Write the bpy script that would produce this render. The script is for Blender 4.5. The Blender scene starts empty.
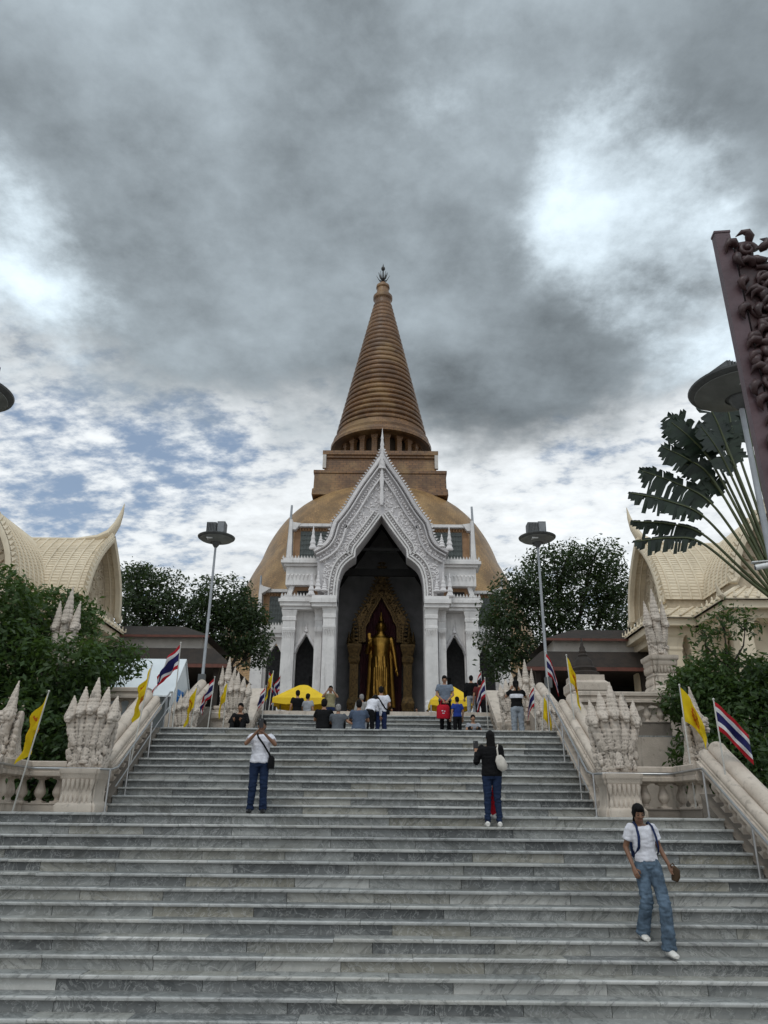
import bpy, bmesh, math, random
import numpy as np
from mathutils import Vector, Matrix, noise
R=math.radians; PI=math.pi
random.seed(7); rng=np.random.default_rng(11)
scene=bpy.context.scene
COL=scene.collection

# ------------------------------------------------------------------ helpers
class MB:
    """collects geometry of ONE mesh object"""
    def __init__(s): s.v=[]; s.f=[]; s.mi=[]; s.c=[]
    def add(s,vs,fs,mi=0,c=.5):
        o=len(s.v); s.v.extend([tuple(p) for p in vs])
        for f in fs:
            s.f.append(tuple(i+o for i in f)); s.mi.append(mi); s.c.append(c)
        return s
    def box(s,x0,x1,y0,y1,z0,z1,mi=0,c=.5):
        return s.add([(x0,y0,z0),(x1,y0,z0),(x1,y1,z0),(x0,y1,z0),(x0,y0,z1),(x1,y0,z1),(x1,y1,z1),(x0,y1,z1)],
              [(0,3,2,1),(4,5,6,7),(0,1,5,4),(1,2,6,5),(2,3,7,6),(3,0,4,7)],mi,c)
    def tube(s,pts,rad,n=8,mi=0,c=.5,cap=True,flat=None):
        pts=[Vector(p) for p in pts]
        if not hasattr(rad,'__len__'): rad=[rad]*len(pts)
        up=None; rings=[]
        for i,p in enumerate(pts):
            t=(pts[min(i+1,len(pts)-1)]-pts[max(i-1,0)])
            if t.length<1e-9: t=Vector((0,0,1))
            t.normalize()
            if up is None:
                up=Vector((0,1,0)) if abs(t.y)<.9 else Vector((1,0,0))
            a=t.cross(up); 
            if a.length<1e-6: a=t.cross(Vector((1,0,0)))
            a.normalize(); b=a.cross(t).normalized(); up=b
            r=rad[i]
            rb=r*(flat if flat else 1)
            rings.append([p+a*(r*math.cos(2*PI*k/n))+b*(rb*math.sin(2*PI*k/n)) for k in range(n)])
        vs=[q for r_ in rings for q in r_]; fs=[]
        for i in range(len(rings)-1):
            for k in range(n):
                k2=(k+1)%n; fs.append((i*n+k,i*n+k2,(i+1)*n+k2,(i+1)*n+k))
        if cap:
            fs.append(tuple(range(n-1,-1,-1))); o=(len(rings)-1)*n; fs.append(tuple(range(o,o+n)))
        return s.add(vs,fs,mi,c)
    def lathe(s,prof,n=24,x=0,y=0,z=0,mi=0,c=.5,sx=1,sy=1,cap=True,a0=0):
        vs=[];fs=[];m=len(prof)
        for r,h in prof:
            for k in range(n):
                a=a0+2*PI*k/n; vs.append((x+r*sx*math.cos(a),y+r*sy*math.sin(a),z+h))
        for i in range(m-1):
            for k in range(n):
                k2=(k+1)%n; fs.append((i*n+k,i*n+k2,(i+1)*n+k2,(i+1)*n+k))
        if cap:
            fs.append(tuple(range(n-1,-1,-1))); fs.append(tuple(range((m-1)*n,m*n)))
        return s.add(vs,fs,mi,c)
    def stack(s,prof,x=0,y=0,z=0,mi=0,c=.5,red=0.,sy=1.):
        """square (or redented) mouldings: prof of (half width, height)"""
        def ring(a):
            b=a*sy; d=red*min(a,b)
            if not red: return [(-a,-b),(a,-b),(a,b),(-a,b)]
            return [(-a+d,-b),(a-d,-b),(a-d,-b+d),(a,-b+d),(a,b-d),(a-d,b-d),(a-d,b),(-a+d,b),(-a+d,b-d),(-a,b-d),(-a,-b+d),(-a+d,-b+d)]
        vs=[];fs=[];n=len(ring(1))
        for a,h in prof: vs+=[(x+p[0],y+p[1],z+h) for p in ring(a)]
        for i in range(len(prof)-1):
            for k in range(n):
                k2=(k+1)%n; fs.append((i*n+k,i*n+k2,(i+1)*n+k2,(i+1)*n+k))
        fs.append(tuple(range(n-1,-1,-1))); fs.append(tuple(range((len(prof)-1)*n,len(prof)*n)))
        return s.add(vs,fs,mi,c)
    def prism(s,poly,axis,a0,a1,mi=0,c=.5):
        """extrude a 2D polygon: axis 'y' -> poly in (x,z); 'x' -> poly in (y,z); 'z' -> (x,y)"""
        def P(p,a):
            return {'y':(p[0],a,p[1]),'x':(a,p[0],p[1]),'z':(p[0],p[1],a)}[axis]
        n=len(poly); vs=[P(p,a0) for p in poly]+[P(p,a1) for p in poly]
        fs=[tuple(range(n)),tuple(range(2*n-1,n-1,-1))]
        for k in range(n):
            k2=(k+1)%n; fs.append((k,k+n,k2+n,k2))
        return s.add(vs,fs,mi,c)
    def sweep(s,path,prof,mi=0,c=.5,closed=False,cap=True):
        """sweep a closed profile (u,w) along a path of (point, uvec, wvec)"""
        n=len(prof); vs=[];fs=[]
        for p,u,w in path:
            p=Vector(p);u=Vector(u);w=Vector(w)
            vs+=[p+u*a+w*b for a,b in prof]
        m=len(path)
        for i in range(m-1):
            for k in range(n):
                k2=(k+1)%n; fs.append((i*n+k,i*n+k2,(i+1)*n+k2,(i+1)*n+k))
        if cap: fs.append(tuple(range(n-1,-1,-1))); fs.append(tuple(range((m-1)*n,m*n)))
        return s.add(vs,fs,mi,c)
    def ball(s,x,y,z,rx,ry=None,rz=None,n=10,mi=0,c=.5,rot=None):
        ry=ry or rx; rz=rz or rx; m=max(4,n//2+1); vs=[(0,0,-rz)];fs=[]
        for i in range(1,m):
            t=-PI/2+PI*i/m
            for k in range(n):
                a=2*PI*k/n; vs.append((rx*math.cos(t)*math.cos(a),ry*math.cos(t)*math.sin(a),rz*math.sin(t)))
        vs.append((0,0,rz)); L=len(vs)-1
        for k in range(n):
            k2=(k+1)%n; fs.append((0,1+k2,1+k)); fs.append((L,1+(m-2)*n+k,1+(m-2)*n+k2))
        for i in range(m-2):
            for k in range(n):
                k2=(k+1)%n; fs.append((1+i*n+k,1+i*n+k2,1+(i+1)*n+k2,1+(i+1)*n+k))
        if rot is not None: vs=[rot@Vector(v) for v in vs]
        return s.add([(v[0]+x,v[1]+y,v[2]+z) for v in vs],fs,mi,c)
    def cap(s,a,b,ra,rb,n=10,mi=0,ends=True):
        """tapered capsule"""
        a=Vector(a);b=Vector(b)
        s.tube([a,b],[ra,rb],n,mi)
        if ends:
            s.ball(*a,ra,n=n,mi=mi); s.ball(*b,rb,n=n,mi=mi)
        return s
    def loft(s,rings,n=14,mi=0):
        """rings: (center, rx, ry, up) elliptical rings, lateral axis = x"""
        vs=[];fs=[]
        for i,(p,rx,ry,lat) in enumerate(rings):
            p=Vector(p)
            q0=Vector(rings[max(0,i-1)][0]);q1=Vector(rings[min(len(rings)-1,i+1)][0])
            t=(q1-q0).normalized(); a=Vector(lat); a=(a-t*a.dot(t)).normalized(); b=t.cross(a)
            for k in range(n):
                an=2*PI*k/n; vs.append(p+a*rx*math.cos(an)+b*ry*math.sin(an))
        for i in range(len(rings)-1):
            for k in range(n):
                k2=(k+1)%n; fs.append((i*n+k,i*n+k2,(i+1)*n+k2,(i+1)*n+k))
        fs.append(tuple(range(n-1,-1,-1))); o=(len(rings)-1)*n; fs.append(tuple(range(o,o+n)))
        return s.add(vs,fs,mi)
    def xform(s,M):
        s.v=[tuple(M@Vector(p)) for p in s.v]; return s
    def join(s,o,M=None,mi=None):
        vs=o.v if M is None else [tuple(M@Vector(p)) for p in o.v]
        k=len(s.v); s.v.extend(vs); s.f.extend([tuple(i+k for i in f) for f in o.f])
        s.mi.extend(o.mi if mi is None else [mi]*len(o.f)); s.c.extend(o.c); return s
    def mesh(s,name,mats,smooth=False):
        me=bpy.data.meshes.new(name); me.from_pydata(s.v,[],s.f)
        for m in (mats if isinstance(mats,(list,tuple)) else [mats]): me.materials.append(m)
        me.polygons.foreach_set('material_index',s.mi)
        at=me.attributes.new('rnd','FLOAT','FACE'); at.data.foreach_set('value',s.c)
        if smooth is True: me.polygons.foreach_set('use_smooth',[True]*len(s.f))
        me.update()
        if smooth and smooth is not True: auto_smooth(me,smooth)
        return me
    def build(s,name,mats,parent=None,smooth=False):
        return obj(name,s.mesh(name,mats,smooth),parent)

def auto_smooth(me,deg):
    me.polygons.foreach_set('use_smooth',[True]*len(me.polygons))
    bm=bmesh.new(); bm.from_mesh(me)
    bmesh.ops.recalc_face_normals(bm,faces=bm.faces)
    for e in bm.edges: e.smooth = not(len(e.link_faces)==2 and e.calc_face_angle(0)>R(deg))
    bm.to_mesh(me); bm.free()

def obj(name,me,parent=None):
    o=bpy.data.objects.new(name,me); COL.objects.link(o); o.parent=parent; return o
def tag(o,label,cat,group=None):
    o['label']=label; o['category']=cat
    if group: o['group']=group
    return o
def thing(name,label,cat,loc=(0,0,0),rz=0,group=None):
    o=bpy.data.objects.new(name,None); COL.objects.link(o); o.empty_display_size=.2
    o.location=loc; o.rotation_euler=(0,0,rz); return tag(o,label,cat,group)
def struct(o,kind='structure'): o['kind']=kind; return o
def dup(root,loc,rz=None,label=None,scale=None):
    r=root.copy(); COL.objects.link(r); r.location=loc
    if rz is not None: r.rotation_euler=(0,0,rz)
    if scale: r.scale=scale
    if label: r['label']=label
    def kids(o,n):
        for ch in [c for c in bpy.data.objects if c.parent==o]:
            c=ch.copy(); COL.objects.link(c); c.parent=n; kids(ch,c)
    kids(root,r); return r

def remesh(mb,voxel,smooth=1,disp=None,name='m',mats=None):
    """voxel-unite everything in mb into one continuous surface"""
    me=bpy.data.meshes.new('tmp'); me.from_pydata(mb.v,[],mb.f); me.update()
    bm=bmesh.new(); bm.from_mesh(me); bmesh.ops.recalc_face_normals(bm,faces=bm.faces); bm.to_mesh(me); bm.free()
    o=bpy.data.objects.new('tmp',me); COL.objects.link(o)
    m=o.modifiers.new('r','REMESH'); m.mode='VOXEL'; m.voxel_size=voxel; m.adaptivity=0
    dg=bpy.context.evaluated_depsgraph_get()
    out=bpy.data.meshes.new_from_object(o.evaluated_get(dg))
    bpy.data.objects.remove(o); bpy.data.meshes.remove(me)
    bm=bmesh.new(); bm.from_mesh(out)
    for _ in range(smooth): bmesh.ops.smooth_vert(bm,verts=bm.verts,factor=.5,use_axis_x=True,use_axis_y=True,use_axis_z=True)
    if disp:
        bm.normal_update()
        for v in bm.verts:
            d=disp(v.co,v.normal); v.co+=v.normal*d
    bm.to_mesh(out); bm.free()
    out.polygons.foreach_set('use_smooth',[True]*len(out.polygons)); out.materials.clear()
    if mats:
        for q in (mats if isinstance(mats,(list,tuple)) else [mats]): out.materials.append(q)
    out.name=name; out.update(); return out

# ------------------------------------------------------------------ materials
class NT:
    def __init__(s,tree): s.t=tree; s.N=tree.nodes; s.L=tree.links
    def n(s,ty,**kw):
        x=s.N.new(ty)
        for k,v in kw.items():
            if k.startswith('i_'): x.inputs[k[2:]].default_value=v
            else: setattr(x,k,v)
        return x
    def l(s,a,b): s.L.new(a,b)
    def math(s,op,a,b=None,clamp=False):
        x=s.n('ShaderNodeMath',operation=op,use_clamp=clamp)
        for i,q in enumerate((a,b)):
            if q is None: continue
            if isinstance(q,(int,float)): x.inputs[i].default_value=q
            else: s.l(q,x.inputs[i])
        return x.outputs[0]
    def vmath(s,op,a,b):
        x=s.n('ShaderNodeVectorMath',operation=op)
        for i,q in enumerate((a,b)):
            if isinstance(q,(tuple,list)): x.inputs[i].default_value=q
            else: s.l(q,x.inputs[i])
        return x
    def mix(s,fac,a,b,blend='MIX'):
        x=s.n('ShaderNodeMix',data_type='RGBA',blend_type=blend)
        for k,q in ((0,fac),(6,a),(7,b)):
            if isinstance(q,(int,float)): x.inputs[k].default_value=q
            elif isinstance(q,(tuple,list)): x.inputs[k].default_value=tuple(q)[:3]+(1,)
            else: s.l(q,x.inputs[k])
        return x.outputs[2]
    def ramp(s,fac,stops,interp='LINEAR'):
        x=s.n('ShaderNodeValToRGB'); cr=x.color_ramp; cr.interpolation=interp
        while len(cr.elements)<len(stops): cr.elements.new(.5)
        for e,(p,c) in zip(cr.elements,stops):
            e.position=p; e.color=(c,c,c,1) if isinstance(c,(int,float)) else tuple(c)[:3]+(1,)
        s.l(fac,x.inputs[0]); return x.outputs[0]
    def noise(s,vec,scale,detail=4,rough=.55,dist=0):
        x=s.n('ShaderNodeTexNoise'); x.inputs['Scale'].default_value=scale; x.inputs['Detail'].default_value=detail
        x.inputs['Roughness'].default_value=rough; x.inputs['Distortion'].default_value=dist
        if vec is not None: s.l(vec,x.inputs['Vector'])
        return x
    def smooth(s,v,a,b):
        x=s.n('ShaderNodeMapRange',interpolation_type='SMOOTHSTEP'); s.l(v,x.inputs[0])
        x.inputs[1].default_value=a; x.inputs[2].default_value=b; return x.outputs[0]

def new_mat(name):
    m=bpy.data.materials.new(name); m.use_nodes=True
    t=NT(m.node_tree); b=t.N['Principled BSDF']; return m,t,b

def M(name,c1,c2=None,scale=4.,rough=.7,bump=.0,bscale=40.,metal=0.,streak=0.,dirt=0.,dirt_and_crease_c=(.06,.055,.05),world=True,spec=.4,rvar=0.,point=0.,sheen=0.):
    m,t,b=new_mat(name); c2=c2 or tuple(x*.75 for x in c1)
    if world: vec=t.n('ShaderNodeNewGeometry').outputs['Position']
    else: vec=t.n('ShaderNodeTexCoord').outputs['Object']
    n1=t.noise(vec,scale,6,.6).outputs['Fac']
    col=t.mix(t.smooth(n1,.3,.7),c1,c2)
    if rvar:
        a=t.n('ShaderNodeAttribute',attribute_name='rnd').outputs['Fac']
        k=t.math('ADD',t.math('MULTIPLY',a,2*rvar),1-rvar)
        cc=t.n('ShaderNodeCombineColor'); [t.l(k,cc.inputs[i]) for i in range(3)]
        col=t.mix(1.,col,cc.outputs[0],'MULTIPLY')
    if streak:
        mp=t.n('ShaderNodeMapping'); mp.inputs['Scale'].default_value=(3,3,.35); t.l(vec,mp.inputs[0])
        n2=t.noise(mp.outputs[0],scale*.7,5,.65).outputs['Fac']
        col=t.mix(t.math('MULTIPLY',t.smooth(n2,.52,.78),streak),col,dirt_and_crease_c)
    if dirt:
        n3=t.noise(vec,scale*2.7,7,.7).outputs['Fac']
        col=t.mix(t.math('MULTIPLY',t.smooth(n3,.55,.75),dirt),col,dirt_and_crease_c)
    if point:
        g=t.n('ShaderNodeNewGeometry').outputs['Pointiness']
        col=t.mix(t.math('MULTIPLY',t.smooth(g,.51,.43),point),col,dirt_and_crease_c)  # mesh creases mixed towards the dark colour by low pointiness
    t.l(col,b.inputs['Base Color'])
    b.inputs['Roughness'].default_value=rough; b.inputs['Metallic'].default_value=metal
    b.inputs['Specular IOR Level'].default_value=spec
    if sheen: b.inputs['Sheen Weight'].default_value=sheen
    if bump:
        bp=t.n('ShaderNodeBump'); bp.inputs['Strength'].default_value=bump; bp.inputs['Distance'].default_value=.02
        nb=t.noise(vec,bscale,5,.6).outputs['Fac']; t.l(nb,bp.inputs['Height']); t.l(bp.outputs[0],b.inputs['Normal'])
    return m

def marble(name='grey_marble',lift=0.):
    m,t,b=new_mat(name)
    pos=t.n('ShaderNodeNewGeometry').outputs['Position']
    a=t.n('ShaderNodeAttribute',attribute_name='rnd').outputs['Fac']
    off=t.n('ShaderNodeCombineXYZ'); [t.l(t.math('MULTIPLY',a,k),off.inputs[i]) for i,k in enumerate((37.,11.,91.))]
    p=t.vmath('ADD',pos,off.outputs[0]).outputs[0]
    base=t.ramp(a,[(0,(.09,.095,.095)),(.18,(.135,.142,.14)),(.42,(.215,.222,.213)),(.66,(.305,.309,.292)),(.84,(.27,.25,.195)),(1,(.47,.465,.435))])
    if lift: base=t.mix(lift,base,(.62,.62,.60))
    n1=t.noise(p,2.6,7,.62,1.2).outputs['Fac']
    def bandn(ang,sc):
        m1=t.n('ShaderNodeMapping'); m1.inputs['Rotation'].default_value=(0,ang,.3); t.l(p,m1.inputs[0])
        m2=t.n('ShaderNodeMapping'); m2.inputs['Scale'].default_value=(.7*sc,1.0*sc,3.6*sc); t.l(m1.outputs[0],m2.inputs[0])
        return t.noise(m2.outputs[0],1.,8,.62,.9).outputs['Fac']
    pick=t.math('GREATER_THAN',t.math('FRACT',t.math('MULTIPLY',a,7.3)),.5)
    bx=t.n('ShaderNodeMix'); t.l(pick,bx.inputs[0]); t.l(bandn(.75,1.),bx.inputs[2]); t.l(bandn(-.6,1.15),bx.inputs[3])
    nb=bx.outputs[0]
    dk=t.mix(1.,base,(.82,.82,.82),'MULTIPLY'); lt=t.mix(.13,base,(.50,.50,.485))
    col=t.mix(t.smooth(nb,.34,.66),dk,lt)
    n0=t.noise(p,1.1,5,.6,.8).outputs['Fac']
    col=t.mix(t.math('MULTIPLY',t.smooth(n0,.50,.70),.28),col,(.13,.135,.135))
    vein=t.smooth(t.math('ABSOLUTE',t.math('SUBTRACT',nb,.47)),.022,.004)
    col=t.mix(t.math('MULTIPLY',vein,.45),col,(.045,.05,.052))
    v2=t.noise(p,5.,8,.6,1.5).outputs['Fac']
    vein2=t.smooth(t.math('ABSOLUTE',t.math('SUBTRACT',v2,.52)),.03,.0)
    col=t.mix(t.math('MULTIPLY',vein2,.4),col,(.58,.58,.56))
    # grime, ochre stains, run-off streaks
    g=t.noise(pos,.9,6,.65).outputs['Fac']
    col=t.mix(t.math('MULTIPLY',t.smooth(g,.52,.72),.35),col,(.10,.092,.07))
    mq=t.n('ShaderNodeMapping'); mq.inputs['Scale'].default_value=(5,.5,.4); t.l(pos,mq.inputs[0])
    s2=t.noise(mq.outputs[0],1.6,6,.7).outputs['Fac']
    col=t.mix(t.math('MULTIPLY',t.smooth(s2,.57,.78),.5),col,(.055,.05,.042))
    gd=t.noise(pos,14,6,.7).outputs['Fac']
    col=t.mix(t.math('MULTIPLY',t.smooth(gd,.55,.8),.35),col,(.09,.085,.075))
    wl=t.noise(pos,.32,4,.6).outputs['Fac']; col=t.mix(t.smooth(wl,.36,.62),t.mix(1.,col,(.84,.85,.86),'MULTIPLY'),col)
    t.l(col,b.inputs['Base Color'])
    t.l(t.math('ADD',t.math('MULTIPLY',n1,.35),.3),b.inputs['Roughness'])
    bp=t.n('ShaderNodeBump'); bp.inputs['Strength'].default_value=.15; bp.inputs['Distance'].default_value=.004
    t.l(gd,bp.inputs['Height']); t.l(bp.outputs[0],b.inputs['Normal'])
    return m

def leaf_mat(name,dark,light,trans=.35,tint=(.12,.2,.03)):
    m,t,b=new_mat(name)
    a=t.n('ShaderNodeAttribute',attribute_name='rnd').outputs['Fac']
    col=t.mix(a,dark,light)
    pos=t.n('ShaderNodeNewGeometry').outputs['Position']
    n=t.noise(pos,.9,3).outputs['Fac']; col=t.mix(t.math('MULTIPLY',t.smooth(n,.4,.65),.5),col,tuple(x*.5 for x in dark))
    t.l(col,b.inputs['Base Color']); b.inputs['Roughness'].default_value=.5; b.inputs['Specular IOR Level'].default_value=.35
    tr=t.n('ShaderNodeBsdfTranslucent'); tr.inputs[0].default_value=tint+(1,)
    mx=t.n('ShaderNodeMixShader'); mx.inputs[0].default_value=trans
    t.l(b.outputs[0],mx.inputs[1]); t.l(tr.outputs[0],mx.inputs[2]); t.l(mx.outputs[0],t.N['Material Output'].inputs[0])
    return m

def cloth_uv(name,stripes=None,base=None,wheel=None):
    m,t,b=new_mat(name); uv=t.n('ShaderNodeUVMap').outputs[0]
    sp=t.n('ShaderNodeSeparateXYZ'); t.l(uv,sp.inputs[0]); u,v=sp.outputs[0],sp.outputs[1]
    if stripes: col=t.ramp(v,stripes,'CONSTANT')
    else:
        x=t.math('MULTIPLY',t.math('SUBTRACT',u,.5),1.5); y=t.math('SUBTRACT',v,.5)
        r=t.math('SQRT',t.math('ADD',t.math('MULTIPLY',x,x),t.math('MULTIPLY',y,y)))
        th=t.math('ARCTAN2',y,x)
        ring=t.math('MULTIPLY',t.math('GREATER_THAN',r,.22),t.math('LESS_THAN',r,.30))
        hub=t.math('LESS_THAN',r,.08)
        spk=t.math('MULTIPLY',t.math('GREATER_THAN',t.math('COSINE',t.math('MULTIPLY',th,8.)),.45),t.math('LESS_THAN',r,.23))
        rim=t.math('MULTIPLY',t.math('GREATER_THAN',t.math('COSINE',t.math('MULTIPLY',th,16.)),.2),t.math('MULTIPLY',t.math('GREATER_THAN',r,.3),t.math('LESS_THAN',r,.335)))
        k=t.math('MAXIMUM',t.math('MAXIMUM',ring,hub),t.math('MAXIMUM',spk,rim))
        col=t.mix(k,base,wheel)
    pos=t.n('ShaderNodeNewGeometry').outputs['Position']
    n=t.noise(pos,9,4).outputs['Fac']; col=t.mix(t.math('MULTIPLY',n,.25),col,(0.02,0.02,0.02))
    t.l(col,b.inputs['Base Color']); b.inputs['Roughness'].default_value=.75; b.inputs['Specular IOR Level'].default_value=.2
    tr=t.n('ShaderNodeBsdfTranslucent'); t.l(col,tr.inputs[0]); mx=t.n('ShaderNodeMixShader'); mx.inputs[0].default_value=.35
    t.l(b.outputs[0],mx.inputs[1]); t.l(tr.outputs[0],mx.inputs[2]); t.l(mx.outputs[0],t.N['Material Output'].inputs[0])
    return m

def tile_mat(name,c1,c2,mort,bw,bh,lathe_r=None,rough=.45):
    """small glazed tiles following a body of revolution (or a wall)"""
    m,t,b=new_mat(name)
    oc=t.n('ShaderNodeTexCoord').outputs['Object']
    sp=t.n('ShaderNodeSeparateXYZ'); t.l(oc,sp.inputs[0])
    th=t.math('MULTIPLY',t.math('ARCTAN2',sp.outputs[1],sp.outputs[0]),lathe_r or 10)
    cv=t.n('ShaderNodeCombineXYZ'); t.l(th,cv.inputs[0]); t.l(sp.outputs[2],cv.inputs[1])
    br=t.n('ShaderNodeTexBrick'); t.l(cv.outputs[0],br.inputs['Vector'])
    br.inputs['Color1'].default_value=c1+(1,); br.inputs['Color2'].default_value=c2+(1,); br.inputs['Mortar'].default_value=mort+(1,)
    br.inputs['Scale'].default_value=1; br.inputs['Brick Width'].default_value=bw; br.inputs['Row Height'].default_value=bh; br.inputs['Mortar Size'].default_value=.03
    n=t.noise(oc,.35,7,.65).outputs['Fac']; col=t.mix(t.math('MULTIPLY',t.smooth(n,.42,.62),.75),br.outputs[0],tuple(x*.5 for x in c2))
    mp=t.n('ShaderNodeMapping'); mp.inputs['Scale'].default_value=(1,1,.12); t.l(oc,mp.inputs[0])
    n2=t.noise(mp.outputs[0],.8,6,.7).outputs['Fac']; col=t.mix(t.math('MULTIPLY',t.smooth(n2,.55,.75),.55),col,tuple(x*.35 for x in c2))
    n3=t.noise(oc,1.4,6,.75).outputs['Fac']; col=t.mix(t.math('MULTIPLY',t.smooth(n3,.64,.72),.6),col,(.03,.022,.012))
    n4=t.noise(oc,.16,5,.6).outputs['Fac']; col=t.mix(t.math('MULTIPLY',t.smooth(n4,.48,.66),.35),col,(.40,.26,.11))
    t.l(col,b.inputs['Base Color']); b.inputs['Roughness'].default_value=rough
    bp=t.n('ShaderNodeBump'); bp.inputs['Strength'].default_value=.4; bp.inputs['Distance'].default_value=.05
    t.l(br.outputs['Fac'],bp.inputs['Height']); bp.invert=True; t.l(bp.outputs[0],b.inputs['Normal'])
    return m

MT={}
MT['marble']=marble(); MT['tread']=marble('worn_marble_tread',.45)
MT['core']=M('stair_core',(.10,.10,.095),(.05,.05,.045))
MT['stone']=M('pink_white_carved_stone',(.57,.495,.42),(.45,.385,.32),scale=2.2,rough=.85,bump=.5,bscale=55,streak=.7,dirt=.55,dirt_and_crease_c=(.10,.085,.07),point=.75)
MT['naga']=M('weathered_carved_stone',(.58,.505,.435),(.46,.40,.34),scale=5,rough=.85,bump=.5,bscale=70,streak=.95,dirt=.75,dirt_and_crease_c=(.075,.068,.06),point=.95)
MT['plaster']=M('white_plaster',(.70,.675,.66),(.58,.56,.55),scale=1.3,rough=.8,bump=.25,bscale=20,streak=.6,dirt=.3,dirt_and_crease_c=(.25,.23,.22))
MT['ornament']=M('white_stucco_ornament',(.68,.65,.645),(.56,.535,.535),scale=6,rough=.85,bump=.4,bscale=12,dirt=.22,dirt_and_crease_c=(.2,.19,.2),point=.4)
MT['cream']=M('cream_painted_concrete',(.70,.605,.46),(.60,.515,.385),scale=1.2,rough=.7,bump=.2,bscale=30,streak=.35,dirt=.15,dirt_and_crease_c=(.22,.16,.09),rvar=.06)
MT['cream_relief']=M('cream_carved_relief',(.50,.42,.31),(.38,.315,.23),scale=5,rough=.8,bump=1.,bscale=7,dirt=.3,dirt_and_crease_c=(.25,.18,.1))  # darker than the plain cream: shade of the recessed gable face in the colour
MT['steel']=M('brushed_steel',(.5,.5,.5),(.4,.4,.4),scale=8,rough=.32,metal=.9,dirt=.2)
MT['pole']=M('grey_galvanised_pole',(.33,.35,.37),(.27,.28,.3),scale=5,rough=.5,metal=.3,streak=.3)
MT['lampdark']=M('dark_grey_lamp_metal',(.12,.125,.125),(.08,.083,.085),scale=5,rough=.5,metal=.3)
MT['glass_lens']=M('frosted_floodlight_lens',(.75,.76,.76),(.65,.66,.66),rough=.3)
MT['reflector']=M('grey_reflector',(.22,.23,.22),(.16,.165,.16),scale=3,rough=.5)
MT['lens']=M('grey_floodlight_lens',(.22,.23,.24),(.16,.17,.18),rough=.3)
MT['belltile']=tile_mat('golden_brown_bell_tiles',(.345,.20,.075),(.255,.142,.05),(.125,.07,.027),.5,.34,20)
MT['spiretile']=tile_mat('brown_spire_tiles',(.20,.098,.036),(.145,.068,.025),(.075,.038,.016),.5,.4,6)  # darker than the bell tiles: the spire's shade is put into the colour
MT['spiredark']=M('dark_recess_brown',(.05,.03,.016),(.03,.02,.01))
MT['finial']=M('dark_bronze_finial',(.05,.045,.04),(.03,.03,.03),rough=.4,metal=.6)
MT['gold']=M('gilded_metal',(.33,.185,.04),(.20,.105,.022),scale=3,rough=.36,metal=1.,bump=.1,bscale=12)
MT['oldgold']=M('tarnished_gilt_carving',(.14,.085,.03),(.04,.025,.01),scale=6,rough=.4,metal=.7,bump=.9,bscale=11)
MT['maroon']=M('maroon_curtain',(.05,.008,.012),(.025,.004,.007),scale=2,rough=.8)
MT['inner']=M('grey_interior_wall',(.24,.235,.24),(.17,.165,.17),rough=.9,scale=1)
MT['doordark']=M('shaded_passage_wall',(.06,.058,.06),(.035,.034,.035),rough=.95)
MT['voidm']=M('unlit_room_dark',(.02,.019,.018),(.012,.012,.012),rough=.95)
MT['lattice']=M('green_glazed_lattice',(.09,.105,.10),(.06,.07,.066),scale=2,rough=.35)
MT['brownframe']=M('terracotta_window_surround',(.33,.19,.10),(.24,.135,.07),scale=2,rough=.7)
MT['barkm']=M('dark_bark',(.06,.05,.042),(.035,.03,.025),scale=8,rough=.95,bump=.8,bscale=30)
MT['leafA']=leaf_mat('dark_green_leaves',(.018,.040,.015),(.075,.13,.034),.3,(.12,.20,.035))
MT['leafB']=leaf_mat('deep_green_leaves',(.014,.026,.012),(.05,.082,.03),.3,(.08,.13,.03))
MT['palm']=leaf_mat('palm_leaves',(.006,.013,.008),(.018,.032,.018),.10,(.03,.06,.02))
MT['petiole']=M('green_petiole',(.075,.09,.035),(.05,.06,.025),rough=.5)
MT['earth']=M('brown_earth',(.075,.06,.042),(.05,.042,.03),scale=1.5,rough=.95,bump=.6,bscale=12,dirt=.4,dirt_and_crease_c=(.03,.04,.015))
MT['paving']=M('pale_paving',(.34,.32,.29),(.26,.245,.22),scale=.8,rough=.85,bump=.2,dirt=.3)
MT['yellowcanvas']=M('yellow_tent_canvas',(.74,.50,.012),(.64,.41,.01),scale=2,rough=.6,bump=.2,bscale=5)
MT['whitecanvas']=M('pale_blue_white_canvas',(.66,.70,.72),(.58,.625,.65),scale=1.5,rough=.6,bump=.2,bscale=4)
MT['bluepanel']=M('bright_blue_panel',(.02,.20,.55),(.015,.15,.45),rough=.4)
MT['brownroof']=M('dark_brown_roof',(.034,.024,.018),(.02,.015,.012),scale=3,rough=.75,bump=.5,bscale=12)
MT['redtrim']=M('dull_red_trim',(.14,.05,.035),(.09,.035,.026),rough=.7)
MT['frieze']=M('pale_frieze',(.5,.47,.43),(.4,.37,.34),scale=2,rough=.8,dirt=.3)
MT['mauve']=M('mauve_painted_timber',(.105,.062,.070),(.07,.04,.046),scale=2.5,rough=.45,bump=.25,bscale=18,dirt=.3,dirt_and_crease_c=(.05,.03,.035))
MT['thaiflag']=cloth_uv('tricolour_flag_cloth',stripes=[(0,(.50,.018,.03)),(1/6,(.78,.78,.80)),(1/3,(.022,.022,.12)),(2/3,(.78,.78,.80)),(5/6,(.50,.018,.03))])
MT['yflag']=cloth_uv('yellow_wheel_flag_cloth',base=(.82,.60,.014),wheel=(.62,.16,.02))
MT['polewhite']=M('off_white_flag_pole',(.55,.54,.5),(.42,.41,.38),rough=.5)
MT['mauve_dark']=M('dark_red_brown_carving',(.055,.026,.026),(.03,.014,.015),scale=6,rough=.45,bump=.3,bscale=20)
MT['skin']=M('tan_skin',(.33,.175,.105),(.28,.145,.085),scale=9,rough=.5,world=False)
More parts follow.
